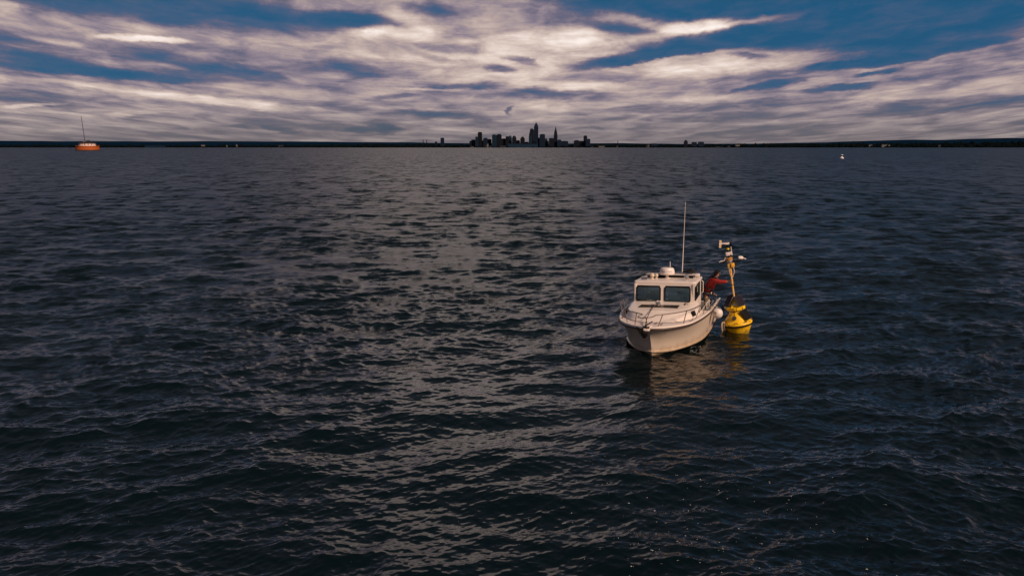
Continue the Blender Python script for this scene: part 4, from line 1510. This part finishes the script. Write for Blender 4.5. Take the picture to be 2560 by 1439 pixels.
for (Yd, f) in ((8930, -.08), (8945, .04), (9000, .08), (9200, .10), (9600, .12), (10400, .14), (12500, .12)):
    rows.append([Vector((x, Yd + 14 * math.sin(x / 170) + 9 * math.sin(x / 61), f * interp(NEAR, x) + (1.0 if f > 0 else -1.5))) for x in xs])
m = MB()
m.grid(rows)
o = m.build('shore', SHOREM, None, 60)
o['kind'] = 'structure'

# shoreline woods: thousands of crowns that read as one dark band
rw = random.Random(21)
ico = bmesh.new()
bmesh.ops.create_icosphere(ico, subdivisions=1, radius=1.0)
IV = np.array([v.co[:] for v in ico.verts])
IF = np.array([[v.index for v in f.verts] for f in ico.faces])
ico.free()
VV, FF, nv = [], [], 0
nrs = np.random.default_rng(5)
for i in range(5200):
    x = nrs.uniform(-7600, 7600)
    d = nrs.uniform(0, 1)
    yy = 8975 + 620 * d
    top = interp(NEAR, x)
    city = -480 < x < 560
    hgt = top * (0.42 + .58 * d) * nrs.uniform(.55, 1.15) * (.55 if city else 1)
    rx = nrs.uniform(11, 34)
    jit = 1 + nrs.normal(0, .16, (len(IV), 1))
    v = IV * jit * np.array([rx, rx * .8, hgt * .55]) + np.array([x, yy, hgt * .5])
    VV.append(v)
    FF.append(IF + nv)
    nv += len(IV)
me = bpy.data.meshes.new('shore_woods')
me.from_pydata(np.concatenate(VV).tolist(), [], np.concatenate(FF).tolist())
me.materials.append(mat('far_foliage', (.0035, .0065, .007), .95, var=.5, vscale=.03, spec=0))
o = bpy.data.objects.new('shore_woods', me)
COL.objects.link(o)
o['kind'] = 'stuff'

# ------------------------------------------------------------------ the city
CITY = {k: mat('tower_' + k, c, r, var=.25, vscale=.05, spec=.15) for k, c, r in (  # bluish haze of distance is tinted into the tower colours
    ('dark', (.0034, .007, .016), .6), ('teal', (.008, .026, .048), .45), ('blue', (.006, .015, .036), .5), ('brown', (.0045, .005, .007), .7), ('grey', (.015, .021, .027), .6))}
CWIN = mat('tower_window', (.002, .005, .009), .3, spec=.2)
TOWERS = [
    (-464, 24, 75, 9040, 'block', 'dark', 'low dark block at the left end of the downtown skyline'),
    (-435, 45, 89, 9090, 'block', 'blue', 'flat-topped block just left of the teal slab on the skyline'),
    (-394, 32, 121, 9020, 'slab', 'teal', 'teal slab touching the left side of the tall black tower'),
    (-359, 47, 172, 9060, 'crown', 'brown', 'tall black tower with a peaked roof left of downtown'),
    (-331, 19, 80, 9120, 'block', 'dark', 'narrow low block at the foot of the tall black tower'),
    (-298, 50, 108, 9060, 'step', 'blue', 'stepped block in the gap right of the tall black tower'),
    (-254, 45, 96, 9090, 'block', 'dark', 'low block against the left side of the pale teal tower'),
    (-199, 48, 145, 9020, 'slab', 'teal', 'pale teal slab tower, left half of the broad pair'),
    (-147, 61, 150, 9050, 'step', 'dark', 'wide dark tower, right half of the broad pair'),
    (-92, 49, 102, 9090, 'block', 'brown', 'low block right of the broad pair of towers'),
    (-53, 38, 125, 9060, 'block', 'dark', 'dark flat tower left of the round-topped tower'),
    (-21, 39, 134, 9130, 'round', 'teal', 'round-topped teal tower beside the domed tower'),
    (25, 49, 132, 9050, 'dome', 'dark', 'dark tower with a domed top in mid skyline'),
    (68, 40, 82, 9110, 'block', 'blue', 'low block between the domed tower and the gabled tower'),
    (118, 50, 121, 9040, 'gable', 'brown', 'stepped gabled tower standing alone left of the spires'),
    (163, 47, 63, 9090, 'block', 'dark', 'lowest block in the gap left of the twin tall towers'),
    (219, 55, 210, 9140, 'chamfer', 'dark', 'dark tower with cut corners beside the tallest spire'),
    (274, 49, 290, 9200, 'spire', 'blue', 'tallest skyscraper with a pyramid top and spire'),
    (206, 37, 132, 9020, 'slab', 'teal', 'teal block in front of the cut-corner tower'),
    (303, 20, 111, 9120, 'block', 'dark', 'narrow block at the right foot of the tallest skyscraper'),
    (339, 60, 149, 9040, 'roofbits', 'blue', 'wide tower with roof gear right of the tallest skyscraper'),
    (384, 25, 102, 9110, 'block', 'grey', 'small grey block right of the tower with roof gear'),
    (405, 23, 76, 9160, 'block', 'dark', 'low narrow block in the gap before the wide flat block'),
    (443, 56, 106, 9060, 'block', 'dark', 'wide flat block left of the slender spired tower'),
    (492, 41, 239, 9120, 'terminal', 'dark', 'slender old tower tapering in steps to a thin spire'),
    (529, 46, 88, 9060, 'step', 'blue', 'stepped block at the right foot of the slender spired tower'),
    (592, 79, 74, 9090, 'block', 'blue', 'long low block at the right end of downtown'),
    (724, 59, 82, 9060, 'step', 'dark', 'stepped block left of the right-hand pair of towers'),
    (784, 55, 74, 9110, 'block', 'dark', 'low block touching the right-hand pair of towers'),
    (825, 38, 134, 9090, 'block', 'dark', 'taller of the pair of towers right of downtown'),
    (848, 50, 97, 9030, 'block', 'blue', 'shorter blue tower of the pair right of downtown'),
    (-781, 39, 109, 9060, 'block', 'blue', 'lone block tower standing left of the city'),
    (-852, 25, 71, 9060, 'dome', 'dark', 'small domed building left of the lone block tower'),
    (1946, 38, 84, 9040, 'dome', 'dark', 'large dark dome on the shore right of the city'),
    (2045, 49, 62, 9060, 'block', 'blue', 'flat block right of the large shore dome'),
    (2121, 56, 65, 9060, 'block', 'blue', 'long flat block, second right of the large shore dome'),
    (1597, 58, 46, 9060, 'block', 'blue', 'low blue shed roof on the shore between stack and dome')]


def pyramid(m, w, d, z0, z1, top=.02):
    a = [Vector((sx * w / 2, sy * d / 2, z0)) for sx, sy in ((-1, -1), (1, -1), (1, 1), (-1, 1))]
    b = [Vector((sx * w / 2 * top, sy * d / 2 * top, z1)) for sx, sy in ((-1, -1), (1, -1), (1, 1), (-1, 1))]
    m.grid([a, b], closed=True)
    m.poly(b)


for (x, w, h, yd, kind, cm, label) in TOWERS:
    t = thing('city_building', label, 'building', Matrix.Translation((x, yd + 20, 0)))
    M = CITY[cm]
    d = min(w, 45)
    m, tp = MB(), MB()
    body = h
    if kind == 'spire':
        body = .80 * h
        pyramid(tp, w * .98, d * .98, .835 * h, .965 * h, .10)
        tp.tube([(0, 0, .96 * h), (0, 0, h)], [1.6, .6], 6)
        m.box((0, 0, .817 * h), (w * .86, d * .86, .035 * h))
    elif kind == 'chamfer':
        body = .66 * h
        pts = [(-w / 2, body), (-w * .22, h), (w * .28, h), (w * .5, h * .93), (w / 2, body)]
        a = [Vector((p[0], -d / 2, p[1])) for p in pts]
        b = [Vector((p[0], d / 2, p[1])) for p in pts]
        tp.grid([a, b], closed=True)
        tp.poly(a)
        tp.poly(list(reversed(b)))
    elif kind == 'terminal':
        body = .60 * h
        tp.box((0, 0, .66 * h), (w * .82, d * .82, .12 * h))
        tp.lathe([(w * .34, .72 * h), (w * .30, .80 * h), (w * .20, .81 * h), (w * .17, .88 * h), (w * .05, .94 * h), (.7, h)], 10)
    elif kind == 'crown':
        body = .965 * h
        pyramid(tp, w * .98, d * .98, body, h, .25)
    elif kind == 'gable':
        body = .86 * h
        tp.box((0, 0, .91 * h), (w * .62, d * .8, .10 * h))
        pyramid(tp, w * .45, d * .6, .96 * h, h, .3)
    elif kind in ('dome', 'round'):
        body = (.80 if kind == 'dome' else .88) * h
        tp.ball((0, 0, body), (w * .46, d * .46, h - body), 14, 8)
    elif kind == 'step':
        body = .93 * h
        tp.box((w * .05, 0, .965 * h), (w * .62, d * .7, .07 * h))
    else:
        body = .975 * h
        tp.box((0, 0, .985 * h), (w * .5, d * .5, .03 * h))
        if kind == 'roofbits':
            tp.tube([(-w * .22, 0, .97 * h), (-w * .22, 0, 1.07 * h)], .9, 5)
            tp.box((w * .15, 0, 1.0 * h), (w * .2, 8, .03 * h))
    m.box((0, 0, body / 2), (w, d, body))
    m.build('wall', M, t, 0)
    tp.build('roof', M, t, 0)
    wn = MB()
    nfl = int(body / 8)
    for k in range(1, nfl):
        wn.box((0, -d / 2, k * 8), (w * .86, .5, 2.6))
    if nfl > 1:
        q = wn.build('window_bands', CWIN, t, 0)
        q['kind'] = 'stuff'

for (x, h, label) in ((-994, 86, 'left one of two thin chimneys left of the city'), (-954, 86, 'right one of two thin chimneys left of the city'),
                      (1185, 75, 'single dark chimney on the shore right of the city'), (3820, 72, 'thin dark chimney on the wooded shore at far right')):
    t = thing('chimney', label, 'chimney', Matrix.Translation((x, 9060, 0)), None)
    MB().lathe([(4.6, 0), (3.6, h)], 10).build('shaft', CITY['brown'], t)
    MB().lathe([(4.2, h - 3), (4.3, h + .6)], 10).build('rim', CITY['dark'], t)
PALE = mat('pale_shed', (.13, .125, .12), .7, var=.2, vscale=.05, spec=.1)
PALE2 = mat('grey_shed', (.03, .036, .042), .7, var=.2, vscale=.05, spec=.1)
SHEDS = [
    (-441, 31, 2, 13, 1, 'pale shed at the water below the low left end of downtown'), (-270, 18, 0, 46, 1, 'narrow pale tower block on the waterfront below downtown'),
    (-290, 22, 9, 26, 2, 'grey building touching the left of the narrow pale waterfront tower'), (-241, 22, 9, 22, 2, 'grey building right of the narrow pale waterfront tower'),
    (-104, 66, 5, 24, 2, 'wide grey hall on the waterfront below the broad pair of towers'), (995, 75, 2, 20, 1, 'long bright white hall at the water right of downtown'),
    (-1214, 35, 2, 11, 1, 'white shed at the water left of the two thin chimneys'), (-3438, 35, 16, 35, 1, 'white house on the wooded shore nearest right of the crib'),
    (-3168, 9, 13, 31, 1, 'thin white tank on the wooded shore left of the city'), (-3064, 13, 26, 40, 1, 'tiny white house high in the trees left of the city'),
    (-2572, 49, 22, 33, 2, 'grey roof in the trees midway between crib and city'), (-3966, 222, 9, 24, 3, 'very long low blue shed on the shore right of the crib'),
    (1518, 13, 5, 35, 1, 'thin pale tank on the shore right of the single chimney'), (1502, 27, 11, 33, 2, 'grey building beside the thin pale shore tank'),
    (2293, 66, 0, 13, 2, 'long grey boathouse at the water right of the shore dome'), (2510, 49, 18, 35, 1, 'pale house in the trees right of the boathouse'),
    (2406, 27, 9, 22, 2, 'grey house between the boathouse and the pale house'), (3988, 35, 24, 35, 1, 'pale roof on the wooded shore right of the thin chimney'),
    (4143, 62, 29, 37, 1, 'long pale roof row on the wooded slope at far right'), (4196, 18, 24, 35, 1, 'small pale house beside the long roof row at far right'),
    (4754, 27, 22, 35, 2, 'grey house high on the wooded slope, last one on the right'), (1169, 11, 0, 18, 1, 'white harbour light at the foot of the single chimney'),
    (122, 332, 11, 48, 3, 'long blue stadium wall on the waterfront below the spires'), (891, 27, 5, 18, 2, 'grey shed at the foot of the right-hand pair of towers')]
for (x, w, z0, z1, k, label) in SHEDS:
    t = thing('shore_building', label, 'building', Matrix.Translation((x, 8985 if z0 < 15 else 9000, 0)))
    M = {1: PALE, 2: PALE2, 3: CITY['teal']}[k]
    dd = max(8, min(w, 24))
    m = MB()
    m.box((0, 0, (z1 * .82) / 2), (w, dd, z1 * .82))
    m.build('wall', M, t, 0)
    m = MB()
    zz = z1 * .82
    m.grid([[Vector((-w * .52, -dd * .55, zz)), Vector((w * .52, -dd * .55, zz))], [Vector((-w * .5, 0, z1)), Vector((w * .5, 0, z1))], [Vector((-w * .52, dd * .55, zz)), Vector((w * .52, dd * .55, zz))]])
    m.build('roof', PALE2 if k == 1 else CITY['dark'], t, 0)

# ------------------------------------------------------------------ foam flecks and the slap of water at the chine
WC = WCO
sel = (WC[:, 1] > 9) & (WC[:, 1] < 17) & (np.abs(WC[:, 0]) < .68 * WC[:, 1])
idx = np.nonzero(sel)[0]
pr = np.exp(-(((WC[idx, 0] - 2.9) / 2.3) ** 2 + ((WC[idx, 1] - 12.4) / 1.9) ** 2)) + .035 * (WC[idx, 1] < 14) + .008
pr /= pr.sum()
pick = RNG.choice(idx, 230, replace=False, p=pr)
VV, FF, nv = [], [], 0
for i in pick:
    r = float(np.clip(RNG.lognormal(-4.95, .40), .004, .0125))
    for q in range(int(RNG.integers(1, 4))):
        off = np.array([RNG.normal(0, r * 1.2), RNG.normal(0, r * 1.2), .002]) * (q > 0)
        s = r * RNG.uniform(.4, 1.0)
        VV.append(IV * np.array([s * RNG.uniform(1, 1.7), s, s * .4]) + WC[i] + off)
        FF.append(IF + nv)
        nv += len(IV)
base = BM @ Vector((1.75, 1.2, 0))
nearest = np.argsort((WC[:, 0] - base.x) ** 2 + (WC[:, 1] - base.y) ** 2)[:260]
for i in RNG.choice(nearest, 60):
    s = RNG.uniform(.004, .012)
    VV.append(IV * np.array([s * 2.2, s, s * .4]) + WC[i] + np.array([0, 0, RNG.uniform(0, .006)]))
    FF.append(IF + nv)
    nv += len(IV)
me = bpy.data.meshes.new('foam')
me.from_pydata(np.concatenate(VV).tolist(), [], np.concatenate(FF).tolist())
me.polygons.foreach_set('use_smooth', [True] * len(me.polygons))
me.materials.append(mat('foam', (.32, .33, .33), .7))
o = bpy.data.objects.new('foam', me)
COL.objects.link(o)
o['kind'] = 'stuff'
